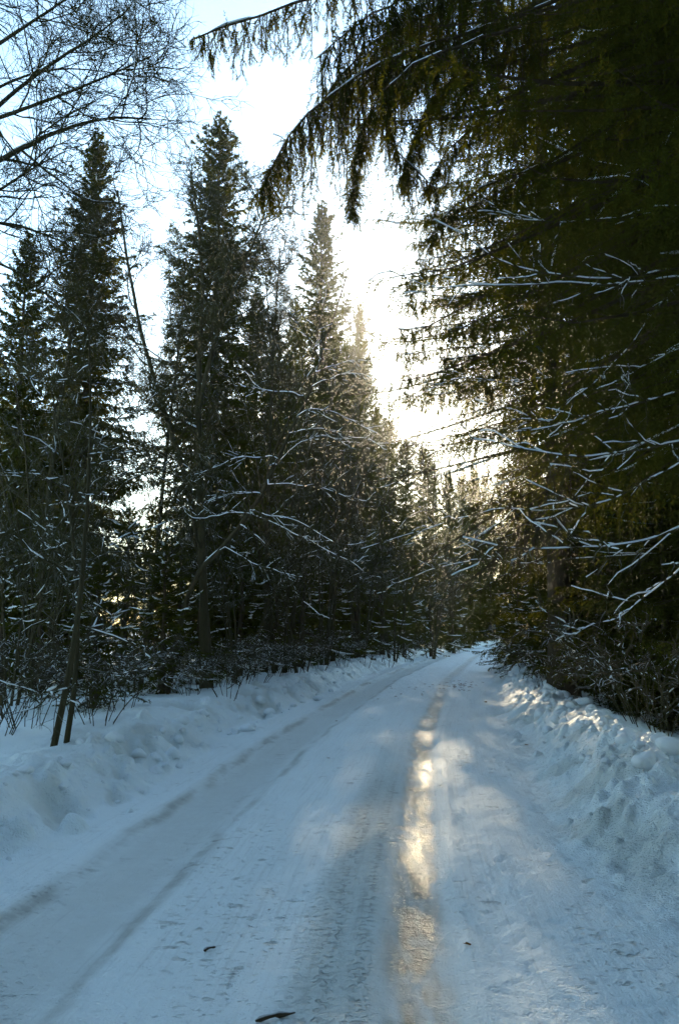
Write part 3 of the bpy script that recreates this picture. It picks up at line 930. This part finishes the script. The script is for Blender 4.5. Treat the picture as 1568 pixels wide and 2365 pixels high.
BOUGHS = [
    ([(1500, -260, 7.0), (1100, -150, 6.8), (850, -45, 6.6), (700, 8, 6.5), (600, 22, 6.4), (520, 58, 6.4), (440, 97, 6.4)], 0.030, 60,
     lambda u: 0.75 * (1 - u) ** 0.38 + 0.05, 0.35),
    ([(1400, -60, 7.0), (1200, 40, 6.9), (1050, 85, 6.7), (940, 120, 6.6), (840, 165, 6.6), (740, 225, 6.5), (690, 270, 6.5), (645, 350, 6.5), (603, 440, 6.5)], 0.022, 125,
     lambda u: 0.95 * (1 - u) ** 0.45 + 0.15, 0.2),
    ([(1300, -40, 7.4), (1080, 10, 7.3), (960, 40, 7.2), (880, 80, 7.1), (800, 150, 7.1), (760, 210, 7.1)], 0.024, 100, lambda u: 1.1, 0.25),
    ([(1200, 60, 6.4), (1000, 130, 6.4), (900, 190, 6.3), (850, 240, 6.3), (825, 330, 6.3), (815, 440, 6.3), (818, 500, 6.3)], 0.018, 48, lambda u: 0.55 * (1 - u) + 0.14, 0.2),
    ([(1150, 60, 7.2), (960, 150, 7.1), (880, 220, 7.0), (885, 290, 7.0), (920, 355, 7.0), (965, 400, 7.0), (1000, 440, 7.0)], 0.016, 34, lambda u: 0.35 + 0.15 * u, 0.3),
    ([(1350, 60, 7.8), (1150, 130, 7.7), (1040, 180, 7.6), (980, 250, 7.5), (950, 330, 7.5), (930, 420, 7.5)], 0.022, 85, lambda u: 0.65 * (1 - u) + 0.2, 0.15),
    ([(1400, 200, 8.2), (1200, 240, 8.1), (1090, 290, 8.0), (1020, 360, 8.0), (985, 440, 8.0)], 0.022, 54, lambda u: 0.7 * (1 - u) + 0.2, 0.1),
    ([(1350, -120, 8.0), (1150, -60, 8.0), (1000, -10, 7.9), (930, 30, 7.8), (880, 90, 7.8)], 0.024, 90, lambda u: 1.1, 0.15),
    ([(1250, -120, 6.8), (1000, -40, 6.7), (880, 20, 6.6), (800, 70, 6.6), (740, 130, 6.6)], 0.02, 75, lambda u: 0.8, 0.2),
    ([(1450, 330, 8.5), (1250, 380, 8.5), (1110, 430, 8.4), (1030, 490, 8.4), (985, 560, 8.4)], 0.02, 50, lambda u: 0.6 * (1 - u) + 0.2, 0.1),
]
def add_boughs(tree, boughs, seed, scale=1.5, **kw):
    inv = (Matrix.Translation(tree.location) @ tree.rotation_euler.to_matrix().to_4x4() @ Matrix.Diagonal((*tree.scale, 1))).inverted()
    for i, (pp, r0, n, lh, first) in enumerate(boughs):
        gb, gc, gs = hanging_bough(seed + i, [pix(*p) for p in pp], r0, int(n * scale), lh, first=first, **kw)
        o = link('bough', gb.mesh('overhanging_bough', M['bark']), tree)
        o.matrix_parent_inverse = inv
        link('needles', gc.mesh('overhanging_needles', M['needle']), o)
        link('snow', gs.mesh('overhanging_snow', M['clump']), o)


def tree_by(start):
    return [o for o in COL.objects if o.get('label', '').startswith(start)][0]


add_boughs(tree_by('huge near spruce'), BOUGHS, 300)
# tiers of the big dark spruce towards the sun
TIERS = []
for (tx, ty, dx) in ((935, 640, -150), (955, 560, -150), (975, 500, -160), (925, 700, -140), (915, 760, -120), (912, 815, -110), (918, 865, -95), (930, 915, -80),
                     (985, 440, -170), (960, 600, -150), (1010, 690, -100), (1030, 760, -90), (1020, 830, -80), (1050, 890, -70)):
    TIERS.append(([(1285, ty + dx * 0.35, 15.5), (1200, ty + dx * 0.3, 15.1), (1120, ty + dx * 0.18, 14.7), (1030 if tx < 1000 else tx + 60, ty + dx * 0.08, 14.3), ((tx * 2 + 1030) / 3, ty + 4, 14.1), (tx, ty, 14.0)],
                  0.025, 48, lambda u: 0.55 * (1 - u) + 0.22, 0.15))
add_boughs(tree_by('big dark spruce'), TIERS, 400, 1.0, sub=4, mn=26, nl=0.055, nw=0.018)
THIN = []
for (x0, y0, x1, y1) in ((1190, 925, 960, 1000), (1190, 985, 985, 1055), (1200, 1035, 1000, 1100), (1190, 1090, 1010, 1135), (1200, 1150, 1020, 1200), (1200, 1230, 1060, 1290), (1210, 1310, 1080, 1380)):
    THIN.append(([(1285, y0 - 40, 15.5), (x0, y0, 14.8), ((x0 + x1) / 2, (y0 + y1) / 2 - 8, 14.2), (x1, y1, 13.8)], 0.016, 58, lambda u: 0.38 * (1 - 0.5 * u) + 0.1, 0.2))
add_boughs(tree_by('big dark spruce'), THIN, 450, 1.0, sub=1, mn=22, nl=0.040, nw=0.011, clothe=10)

# ------------------------------------------------------------------ bare trees
def local(pts, b):
    return [np.asarray(p) - b for p in pts]


def bare_at(seed, trunks, r0, name, label, cat='bare tree', group=None, **kw):
    b = np.array(trunks[0][0], float)
    parts = bare_tree(seed, [local(t, b) for t in trunks], r0, **kw)
    return place(parts, name, label, cat, tuple(b), 0, 1, 1, group)


def gpt(px, y, dz=-0.1):
    x = at(px, y)
    return np.array((x, y, zh(x, y) + dz))


# big bare tree whose trunk is outside the frame, its limbs reaching in
b = np.array((-5.0, 9.0, zh(-5.0, 9.0) - 0.1))
TRK = [b, b + (0.0, 0.1, 3), b + (0.1, -0.1, 6), b + (0.3, -0.2, 9), b + (0.4, 0, 12.5)]
LIMBS = [[(-190, 470, 9.0), (-80, 415, 8.9), (0, 372, 8.8), (90, 318, 8.7), (190, 280, 8.6), (290, 255, 8.5), (350, 275, 8.5)],
         [(-180, 420, 9.1), (-60, 300, 9.2), (40, 200, 9.3), (140, 130, 9.4), (240, 80, 9.5), (300, 20, 9.6)],
         [(-170, 200, 9.0), (-40, 130, 8.8), (60, 60, 8.7), (150, 0, 8.6), (250, -60, 8.5)],
         [(-190, 360, 8.9), (-50, 285, 8.6), (80, 245, 8.4), (190, 205, 8.3), (270, 165, 8.2), (350, 130, 8.2)],
         [(-190, 560, 9.1), (-80, 520, 9.2), (0, 508, 9.3), (60, 520, 9.4), (110, 545, 9.5), (150, 560, 9.5)],
         [(-190, 520, 8.9), (-60, 480, 8.6), (0, 440, 8.4), (70, 390, 8.3), (150, 350, 8.2)],
         [(-190, 620, 9.0), (-80, 600, 8.9), (10, 600, 8.9), (70, 650, 8.9), (130, 700, 8.9)],
         [(-170, 60, 9.1), (-40, 10, 9.3), (80, -30, 9.5), (200, -70, 9.6)],
         [(-180, 300, 9.3), (-40, 220, 9.8), (80, 160, 10.2), (180, 150, 10.5), (270, 170, 10.8)]]
bare_at(501, [TRK] + [[pix(*p) for p in q] for q in LIMBS], [0.15] + [0.045, 0.038, 0.032, 0.034, 0.032, 0.028, 0.026, 0.028, 0.028], 'bare_tree',
        'big bare tree reaching a dense crown of fine twigs in from the frame edge', counts=(9, 6, 5, 3),
        lens=((0.9, 1.9), (0.5, 1.2), (0.25, 0.7), (0.12, 0.35)), up=(0.05, 0.04, 0.03, 0.02), u0=0.25, rmin=(0.010, 0.006, 0.0042, 0.0033), twig_mat='twig',
        ang=(28, 60), snow=0.15, snow_levels=1)
# twin stems on the open snow
s1 = [gpt(146, 8.3), pix(165, 1560, 8.4), pix(190, 1400, 8.5), pix(200, 1200, 8.7), pix(215, 980, 8.9), pix(205, 760, 9.1)]
s2 = [gpt(178, 8.9), pix(184, 1560, 8.9), pix(186, 1400, 9.0), pix(160, 1150, 9.2), pix(120, 900, 9.4)]
for i, (s, lb) in enumerate(((s1, 'leaning thin bare stem, the nearer of the twin stems on the open snow'),
                             (s2, 'upright thin bare stem, the farther of the twin stems on the open snow'))):
    bare_at(510 + i, [s], 0.036 - 0.004 * i, 'bare_tree', lb, group='twin bare stems', counts=(15, 6, 5), lens=((0.7, 1.7), (0.3, 0.8), (0.12, 0.35)),
            up=(0.04, 0.0, 0.0), u0=0.14, rmin=(0.008, 0.004, 0.003), snow=0.2, ang=(50, 85), snow_levels=2)
# curved bare tree against the bright gap
bare_at(520, [[gpt(495, 17.0), pix(470, 1250, 17), pix(440, 1080, 17), pix(360, 920, 17), pix(330, 800, 17), pix(308, 700, 17), pix(288, 580, 17), pix(272, 440, 17)]], 0.085,
        'bare_tree', 'slender bare tree curving across the bright gap between the spruces', counts=(17, 7, 6, 3), lens=((1.0, 2.2), (0.5, 1.2), (0.25, 0.6), (0.12, 0.3)),
        up=(0.16, 0.08, 0.03, 0.02), u0=0.3, rmin=(0.016, 0.010, 0.0075, 0.006), twig_mat='dark_twig')
# upright bare tree before the tallest spruce
bare_at(521, [[gpt(482, 16.4), pix(470, 1250, 16.4), pix(458, 1000, 16.4), pix(448, 880, 16.4), pix(465, 740, 16.4), pix(480, 640, 16.4), pix(470, 500, 16.4), pix(440, 400, 16.4)],
              [pix(456, 960, 16.4), pix(490, 800, 16.3), pix(540, 660, 16.2), pix(590, 560, 16.2), pix(625, 450, 16.2)]], (0.10, 0.055),
        'bare_tree', 'forked upright bare tree in front of the tallest spruce', counts=(20, 9, 6, 3), lens=((1.1, 2.5), (0.5, 1.3), (0.25, 0.7), (0.12, 0.35)),
        up=(0.18, 0.08, 0.03, 0.02), u0=0.22, rmin=(0.016, 0.010, 0.0075, 0.006), snow=0.25, snow_levels=1)
# tall thin bare trees standing in front of the spruces: one growth form, copied
TALL = bare_tree(531, [[(0, 0, -0.1), (0.15, 0, 3), (0.05, 0.1, 6), (0.3, 0, 9), (0.2, -0.1, 12)]], 0.085, counts=(26, 8, 6, 3), lens=((1.2, 2.6), (0.5, 1.2), (0.25, 0.6), (0.12, 0.3)),
                 up=(0.16, 0.08, 0.03, 0.02), u0=0.3, rmin=(0.015, 0.010, 0.0075, 0.006), limb_parts=False)
for (px, y, rz, hh, tl_, lb) in [(345, 22.5, 0.4, 12.5, 0.05, 'thin bare tree at the edge of the bright gap, beside the tallest spruce'),
                                 (618, 22.0, 2.0, 12.0, -0.06, 'thin bare tree leaning before the full spruces right of the forked one'),
                                 (690, 26.5, 3.6, 13.5, 0.08, 'thin bare tree just in front of the slim pointed spruce'),
                                 (815, 33.0, 5.1, 14.5, 0.04, 'thin bare tree at the end of the tall row, nearest the sun'),
                                 (85, 16.5, 1.2, 10.0, 0.07, 'thin bare tree in front of the loose drooping spruce at the frame edge')]:
    x = at(px, y)
    place(TALL, 'bare_tree', lb, 'bare tree', (x, y, zh(x, y)), rz, 0.95, hh / 12, 'thin bare trees before the spruces', tilt=(0, tl_))

# arching frosted shrubs: one growth form, copied
def shrub(seed, n, h, spread, r=0.022, counts=(7, 6, 4), lens=((0.8, 1.8), (0.35, 0.9), (0.15, 0.4)), snow=0.3, mat='twig', droop=0.35):
    rng = np.random.default_rng(seed)
    tr = []
    for i in range(n):
        a = rng.random() * 6.28
        s = spread * (0.4 + 0.8 * rng.random())
        hh = h * (0.6 + 0.5 * rng.random())
        b0 = np.array((math.cos(a) * 0.15, math.sin(a) * 0.15, -0.1))
        d = np.array((math.cos(a), math.sin(a), 0))
        tr.append([b0, b0 + d * s * 0.15 + (0, 0, hh * 0.4), b0 + d * s * 0.4 + (0, 0, hh * 0.75), b0 + d * s * 0.75 + (0, 0, hh * 0.98), b0 + d * s * 1.1 + (0, 0, hh * (1 - 0.2 * droop))])
    return bare_tree(seed + 1, tr, r, counts=counts, lens=lens, up=(0.02, -0.02, -0.03), twig_mat=mat, trunk_mat='alder', u0=0.25, snow=snow, snow_levels=1, fat=0.7,
                     rmin=(0.012, 0.008, 0.0062), trunk_names='stem', limb_parts=False)


SHA = shrub(601, 7, 6.5, 2.2, 0.035, (11, 8, 5), ((1.0, 2.2), (0.5, 1.1), (0.2, 0.5)), 0.1)
SHB = shrub(611, 6, 4.5, 2.0, 0.026, (9, 7, 4), ((0.8, 1.8), (0.4, 0.9), (0.15, 0.4)), 0.12)
SHC = shrub(621, 8, 1.4, 1.1, 0.0065, (7, 4), ((0.25, 0.6), (0.1, 0.3)), 0.15, 'dark_twig', 0.1)
SHRUBS = [(SHA, 650, 21.5, 0.3, 1.05, 1.25, 'tall frosted shrub arching just behind the leaning snowy tree'),
          (SHA, 745, 25.5, 1.7, 1.1, 1.35, 'tall frosted shrub arching in front of the slim pointed spruce'),
          (SHA, 830, 29.5, 2.9, 1.1, 1.25, 'frosted shrub arching near the far end of the row, below the sun gap'),
          (SHB, 905, 34.0, 0.9, 1.2, 1.3, 'frosted shrub beside the dark stubby spruce'),
          (SHB, 560, 18.5, 2.1, 0.95, 1.0, 'frosted shrub under the slanting trunk of the leaning tree'),
          (SHB, 330, 16.0, 3.3, 0.9, 0.95, 'frosted shrub between the twin stems and the forked bare tree'),
          (SHB, 45, 12.5, 4.0, 0.9, 0.85, 'frosted shrub at the frame edge behind the twin stems'),
          (SHB, 990, 41.0, 5.0, 1.2, 1.2, 'frosted shrub at the far bend of the road'),
          (SHB, 700, 20.5, 1.2, 0.9, 0.8, 'low frosted shrub just over the ploughed bank in the middle of the row'),
          (SHA, 110, 15.5, 0.8, 0.9, 1.0, 'tall frosted shrub in front of the narrow columnar spruce')]
for (pr, px, y, rz, sxy, sz, lb) in SHRUBS:
    x = at(px, y)
    place(pr, 'bare_shrub', lb, 'shrub', (x, y, zh(x, y)), rz, sxy, sz, 'frosted shrubs along the forest edge')
LOW = [(1530, 8.6, 1.0, 1.0), (1480, 9.6, 1.1, 1.1), (1440, 11.0, 0.9, 1.0), (1290, 14.5, 0.9, 0.8), (1250, 15.5, 1.0, 0.9), (1390, 12.4, 0.9, 0.9)]
for i, (px, y, sxy, sz) in enumerate(sorted(LOW)):
    x = at(px, y)
    place(SHC, 'low_shrub', 'low dark leafless shrub behind the lumpy sunlit bank, %s from the bend' % ORD[i], 'shrub', (x, y, zh(x, y)), i * 1.1, sxy, sz, 'low shrubs behind the lumpy bank')
LOWL = [(20, 9.6, 1.0), (90, 10.2, 1.0), (210, 11.5, 0.8), (250, 10.0, 0.7), (300, 12.0, 0.8), (60, 11.5, 1.1), (535, 14.3, 0.7), (600, 17.5, 0.7), (690, 20, 0.8), (450, 15.0, 0.7), (-20, 8.8, 0.9), (485, 16.0, 0.7), (515, 17.0, 0.8), (570, 17.2, 0.6), (640, 19.2, 0.7), (662, 20.4, 0.8), (740, 22.8, 0.8), (792, 25.2, 0.8), (842, 28.2, 0.9), (892, 31.2, 0.9), (940, 36.0, 1.0)]
for i, (px, y, sz) in enumerate(sorted(LOWL)):
    x = at(px, y)
    place(SHC, 'low_shrub', 'low leafless shrub on the open snow, %s from the left frame edge' % ORD[i], 'shrub', (x, y, zh(x, y)), i * 1.7, 0.95, sz, 'low shrubs on the open snow')

# broadleaf trees outside the frame whose snowy limbs cross the dark spruces: limbs traced where they hang
def limb_tree(seed, base, top, limbs, label, trunk=None, tr=0.07, name='bare_tree', n1=10, cover=0.62, tsnow=False, lr=0.52):
    rng = np.random.default_rng(seed)
    bpt = np.array(base, float)
    e = bpy.data.objects.new(name, None); COL.objects.link(e)
    e.location = base
    tag(e, label, 'bare tree', 'snowy limbed trees')
    g = Geo()
    if trunk is not None:
        tp = resample(local(trunk, bpt), 28, rng, 0.008)
    else:
        tp = resample([bpt * 0, (np.array(top) - bpt) * 0.5 + (0.1, 0, 0), np.array(top) - bpt], 28, rng, 0.006)
    g.tubes(tp, tr * np.linspace(1, 0.2, 28), 8)
    to = link('trunk', g.mesh('bare_trunk', M['alder'], True), e)
    if tsnow:
        link('snow', snow_on(tp[None, 6:], (tr * np.linspace(1, 0.2, 28))[None, 6:], rng, 1.0, 1.0).mesh('trunk_snow', M['clump'], True), to)
    for (pts, r) in limbs:
        P = resample(local([pix(*p) for p in pts], bpt), 22, rng, 0.022)
        for _ in range(2):
            P[1:-1] = P[1:-1] * 0.5 + (P[:-2] + P[2:]) * 0.25
        d = np.linalg.norm(tp - P[0], axis=1)
        start = tp[np.argmin(d)]
        P = np.concatenate([resample([start, P[0]], 5)[:4], P])
        R = lr * r * np.concatenate([np.full(4, 1.1), np.linspace(1, 0.3, 22)])
        gl = Geo(); gl.tubes(P, R, 7)
        lo = link('limb', gl.mesh('bare_limb', M['alder'], True), e)
        P1, R1 = grow(P[None, 5:], R[None, 5:], n1, rng, 0.2, 0.75, (25, 55), 0.0, 0.17, K=7, u0=0.05, rscale=0.6, rmin=0.005)
        P2, R2 = grow(P1, R1, 4, rng, 0.10, 0.35, (25, 60), 0.02, 0.18, K=4, u0=0.2, rscale=0.7, rmin=0.0032)
        gt = Geo(); gt.tubes(P1, R1, 4); gt.tubes(P2, R2, 3)
        link('twigs', gt.mesh('limb_twigs', M['twig']), lo)
        gs = snow_on(P[None], R[None], rng, cover, 0.9)
        snow_on(P1, R1, rng, 0.6, 0.8, gs)
        link('snow', gs.mesh('limb_snow', M['clump'], True), lo)
    return e


def gz(x, y):
    return (x, y, zh(x, y) - 0.1)


limb_tree(701, gz(3.75, 6.2), (3.9, 6.4, 7.0), [
    ([(1640, 600, 5.9), (1568, 617, 5.8), (1500, 640, 5.7), (1420, 660, 5.6), (1340, 635, 5.6), (1240, 632, 5.5), (1160, 600, 5.5), (1080, 555, 5.4), (1010, 500, 5.4)], 0.018),
    ([(1560, 640, 5.9), (1440, 662, 5.8), (1330, 645, 5.7), (1220, 665, 5.6), (1120, 655, 5.6), (1000, 675, 5.5), (880, 610, 5.5)], 0.015),
    ([(1620, 470, 6.3), (1500, 480, 6.2), (1400, 505, 6.2), (1300, 515, 6.1), (1180, 505, 6.0), (1120, 490, 6)], 0.014),
    ([(1590, 640, 6.4), (1520, 700, 6.3), (1470, 780, 6.2), (1400, 860, 6.1), (1340, 915, 6.0), (1280, 970, 6.0), (1230, 1015, 5.9)], 0.014),
], 'bare tree outside the frame whose upper snowy limbs cross the dark spruces')
limb_tree(702, gz(3.5, 5.6), (3.6, 5.7, 4.6), [
    ([(1640, 1000, 5.2), (1560, 1025, 5.2), (1450, 1043, 5.1), (1350, 1048, 5.1), (1250, 1040, 5.0), (1180, 1030, 5.0), (1090, 1010, 5.0)], 0.014),
    ([(1640, 1050, 5.5), (1540, 1085, 5.4), (1470, 1120, 5.4), (1400, 1160, 5.3), (1320, 1180, 5.3), (1230, 1200, 5.2)], 0.012),
    ([(1640, 1215, 5.0), (1540, 1235, 4.9), (1440, 1252, 4.9), (1340, 1262, 4.8), (1240, 1275, 4.8), (1170, 1270, 4.8), (1080, 1240, 4.8)], 0.012),
    ([(1640, 1270, 5.3), (1560, 1320, 5.2), (1525, 1345, 5.2), (1480, 1395, 5.1), (1420, 1430, 5.1), (1340, 1450, 5.1)], 0.011),
    ([(1640, 880, 5.6), (1500, 930, 5.6), (1400, 945, 5.5), (1290, 985, 5.5), (1180, 950, 5.5), (1100, 935, 5.5)], 0.011),
    ([(1640, 760, 6.0), (1560, 800, 6.0), (1480, 850, 6.0), (1420, 880, 5.9)], 0.010),
], 'bare tree outside the frame whose lower snowy limbs hang over the lumpy bank')
limb_tree(703, gz(4.6, 11.5), (4.6, 11.6, 5.0), [
    ([(1250, 1180, 11.3), (1180, 1170, 11.2), (1100, 1185, 11.2), (1000, 1215, 11.2), (900, 1245, 11.1), (840, 1265, 11.1)], 0.016),
    ([(1330, 1290, 11.3), (1200, 1300, 11.2), (1100, 1290, 11.2), (980, 1320, 11.2), (890, 1355, 11.1)], 0.014),
    ([(1330, 860, 11.4), (1200, 885, 11.3), (1080, 870, 11.2), (1000, 890, 11.2), (920, 935, 11.1)], 0.014),
], 'thin bare tree among the dark spruces stretching snowy limbs towards the sun gap')

# leaning snowy tree before the dark wall, its limbs arching away from the trunk
D = 15.0
LEAN = [gpt(398, 15.4), pix(420, 1420, 15.2), pix(453, 1310, D), pix(511, 1272, D), pix(576, 1191, D), pix(615, 1125, D), pix(669, 998, D), pix(719, 909, D), pix(738, 832, D), pix(770, 730, D), pix(800, 640, D)]
LL = [[(619, 1079), (646, 1017), (692, 901), (723, 830), (735, 740), (765, 650)], [(640, 1075), (659, 1048), (700, 1017), (738, 1004), (767, 1007), (810, 1030)],
      [(675, 1000), (684, 996), (738, 990), (761, 992), (804, 1013), (854, 1011), (890, 1040)], [(690, 960), (704, 948), (746, 944), (792, 959), (823, 975), (870, 1000)],
      [(590, 1180), (615, 1187), (669, 1196), (700, 1212), (754, 1246), (800, 1262), (850, 1250)], [(585, 1190), (615, 1204), (650, 1210), (680, 1239), (700, 1235), (738, 1268), (781, 1283), (796, 1285), (846, 1325)],
      [(580, 1188), (522, 1185), (480, 1200), (430, 1190)], [(600, 1140), (545, 1137), (503, 1150), (460, 1170)], [(640, 1060), (607, 1054), (553, 1056), (495, 1079), (450, 1095)],
      [(730, 860), (738, 855), (781, 840), (819, 832), (860, 835)], [(735, 885), (754, 878), (792, 863), (827, 861), (870, 880)], [(700, 915), (669, 905), (615, 901), (560, 890)],
      [(620, 1120), (680, 1118), (740, 1125), (800, 1150), (850, 1160)], [(740, 830), (700, 760), (650, 700), (600, 650)], [(560, 1215), (620, 1260), (660, 1330), (700, 1400), (760, 1430)], [(520, 1265), (580, 1300), (640, 1320), (700, 1335)]]
limb_tree(522, tuple(gpt(398, 15.4)), None, [([(x, y, D - 0.1 - 0.12 * (k % 5) - 0.06 * i) for i, (x, y) in enumerate(q)], 0.030 if k == 0 else 0.022) for k, q in enumerate(LL)],
          'leaning bare tree with snow along its slanting trunk and arching limbs', LEAN, 0.062, 'leaning_bare_tree', 12, 0.85, True, 0.68)

# ------------------------------------------------------------------ clods of snow on the banks
def clod_mesh(seed):
    import bmesh
    rng = np.random.default_rng(seed)
    bm = bmesh.new()
    bmesh.ops.create_icosphere(bm, subdivisions=3, radius=1.0)
    ph = rng.random((6, 3)) * 6.28
    fq = rng.normal(size=(6, 3)) * 1.8
    for v in bm.verts:
        c = np.array(v.co)
        s = 1 + 0.16 * sum(math.sin(float(fq[i] @ c) + ph[i, 0]) for i in range(6)) / 1.6
        v.co = Vector((c[0] * s, c[1] * s, c[2] * s * 0.82))
    me = bpy.data.meshes.new('snow_clod')
    bm.to_mesh(me); bm.free()
    for p in me.polygons:
        p.use_smooth = True
    me.materials.append(M['clump'])
    return me


CM = [clod_mesh(i) for i in range(5)]
rc = np.random.default_rng(5)
nclod = 0
for (lo, hi, n, tc, sp, par) in ((6.5, 24, 150, 2.0, 0.22, 3), (5.5, 24, 60, -3.35, 0.25, 2), (5.5, 22, 40, -2.75, 0.12, 2)):
    for _ in range(n):
        y = lo + (hi - lo) * rc.random() ** 1.5
        tt = tc + rc.normal() * sp
        x = float(track_x(y)) + tt * 1.01
        z = float(height(np.array([x]), np.array([y]))[0][0])
        r = ((0.034 if par == 3 else 0.022) + 0.085 * rc.random() ** 2.4) * (0.7 + 0.025 * y)
        o = link('snow_clod', CM[int(rc.random() * 5)], TERRAIN[par])
        o.location = (x, y, z + r * 0.25)
        o.rotation_euler = (rc.random() * 0.6, rc.random() * 0.6, rc.random() * 6.28)
        o.scale = (r, r * (0.8 + 0.5 * rc.random()), r)

# ------------------------------------------------------------------ litter on the road
def ground_at(px, py):
    u, v = (px - CX) / F_PX, (CY - py) / F_PX
    d = (u, math.cos(PITCH) - math.sin(PITCH) * v, math.sin(PITCH) + math.cos(PITCH) * v)
    z = 0.0
    for _ in range(4):
        k = (z - CAM_H) / d[2]
        x, y = d[0] * k, d[1] * k
        z = float(height(np.array([x]), np.array([y]))[0][0])
    return x, y, z


def stick(px, py, px2, py2, r, label, seed):
    rng = np.random.default_rng(seed)
    a, b = np.array(ground_at(px, py)), np.array(ground_at(px2, py2))
    a[2] += r * 0.9; b[2] += r * 0.9
    g = Geo()
    P = resample([a * 0, (b - a) * 0.5 + (0, 0.01, 0.004), b - a], 9, rng, r * 0.15)
    g.tubes(P, r * (0.55 + 0.6 * rng.random(9)) * np.array([0.3, 1, 1, 1, 1, 1, 0.9, 0.7, 0.3]), 7)
    o = link('stick', g.mesh('stick', M['dark_twig'], True))
    o.location = a
    tag(o, label, 'stick', 'sticks on the road')


stick(590, 2364, 682, 2346, 0.011, 'thick broken stick on the road at the bottom frame edge', 1)
stick(471, 2199, 498, 2191, 0.008, 'short brown stick lying between the wheel tracks', 2)


def leaf_mesh(seed):
    rng = np.random.default_rng(seed)
    w = 0.5 + 0.2 * rng.random()
    V = [(-1, 0, 0.05), (-0.3, w, 0.25), (0.6, w * 0.7, 0.18), (1, 0, 0.3), (0.6, -w * 0.7, 0.12), (-0.3, -w, 0.3), (0, 0, 0.0), (-1.5, 0.1, 0.2)]
    g = Geo()
    g.add(np.array(V) + rng.normal(size=(8, 3)) * 0.05, None, [(0, 6, 1), (1, 6, 2), (2, 6, 3), (3, 6, 4), (4, 6, 5), (5, 6, 0), (0, 7, 6)])
    return g.mesh('dead_leaf', M['dry'])


LM = [leaf_mesh(i) for i in range(4)]
for i, (px, py, s, lb) in enumerate([(1080, 2183, 0.018, 'brown dead leaf beside the icy wheel track in the foreground'),
                                     (777, 1666, 0.035, 'brown dead leaf on the middle of the road, farther of two'),
                                     (757, 1750, 0.025, 'brown dead leaf on the middle of the road, nearer of two'),
                                     (622, 2103, 0.010, 'tiny dark leaf bit on the bare middle of the road'),
                                     (1121, 1622, 0.05, 'dark leaf lying near the foot of the lumpy sunlit bank'),
                                     (1215, 1721, 0.03, 'dark leaf bit on the slope of the lumpy sunlit bank')]):
    o = link('dead_leaf', LM[i % 4])
    x, y, z = ground_at(px, py)
    o.location = (x, y, z + 0.004)
    o.scale = (s, s, s)
    o.rotation_euler = (0.15, 0.1, i * 1.3)
    tag(o, lb, 'leaf', 'dead leaves on the road')
# fine litter at the bend: too small to count
g = Geo()
rl = np.random.default_rng(17)
for i in range(85):
    if i < 60:
        px, py = 1060 + rl.normal() * 24, 1584 + rl.uniform(-11, 12)
    else:
        px, py = 930 + rl.uniform(-90, 110), 1592 + rl.uniform(-18, 25)
    x, y, z = ground_at(px, py)
    s = 0.03 + 0.035 * rl.random()
    a = rl.random() * 6.28
    c, sn = math.cos(a) * s, math.sin(a) * s
    g.add([(x - c, y - sn, z + 0.004), (x + sn * 0.5, y - c * 0.5, z + 0.012), (x + c, y + sn, z + 0.008), (x - sn * 0.5, y + c * 0.5, z + 0.015)], None, [(0, 1, 2), (0, 2, 3)])
o = link('leaf_litter', g.mesh('leaf_litter', M['dry']))
tag(o, 'scatter of dark leaf litter on the snow at the bend', 'leaf litter', kind='stuff')
print('TRIS', sum(len(m.loops) - 2 * len(m.polygons) for m in bpy.data.meshes))

# ------------------------------------------------------------------ thin haze added for the warm glow round the sun
def build_added_haze():
    g = Geo()
    x0, x1, y0, y1, z0, z1 = -950, 950, -950, 950, -1.5, 26.0
    g.add([(x0, y0, z0), (x1, y0, z0), (x1, y1, z0), (x0, y1, z0), (x0, y0, z1), (x1, y0, z1), (x1, y1, z1), (x0, y1, z1)],
          [(0, 3, 2, 1), (4, 5, 6, 7), (0, 1, 5, 4), (1, 2, 6, 5), (2, 3, 7, 6), (3, 0, 4, 7)])
    m, n, l = new_mat('haze')  # material of the haze added for the glow round the sun
    n.remove(n['Principled BSDF'])
    v = n.new('ShaderNodeVolumePrincipled')
    v.inputs['Color'].default_value = (0.95, 0.95, 0.95, 1)
    v.inputs['Density'].default_value = 0.0007
    v.inputs['Anisotropy'].default_value = 0.92
    l.new(v.outputs[0], n['Material Output'].inputs['Volume'])
    o = link('haze', g.mesh('haze', m))
    tag(o, 'thin haze added to make a glow around the sun', 'haze', kind='stuff')


build_added_haze()
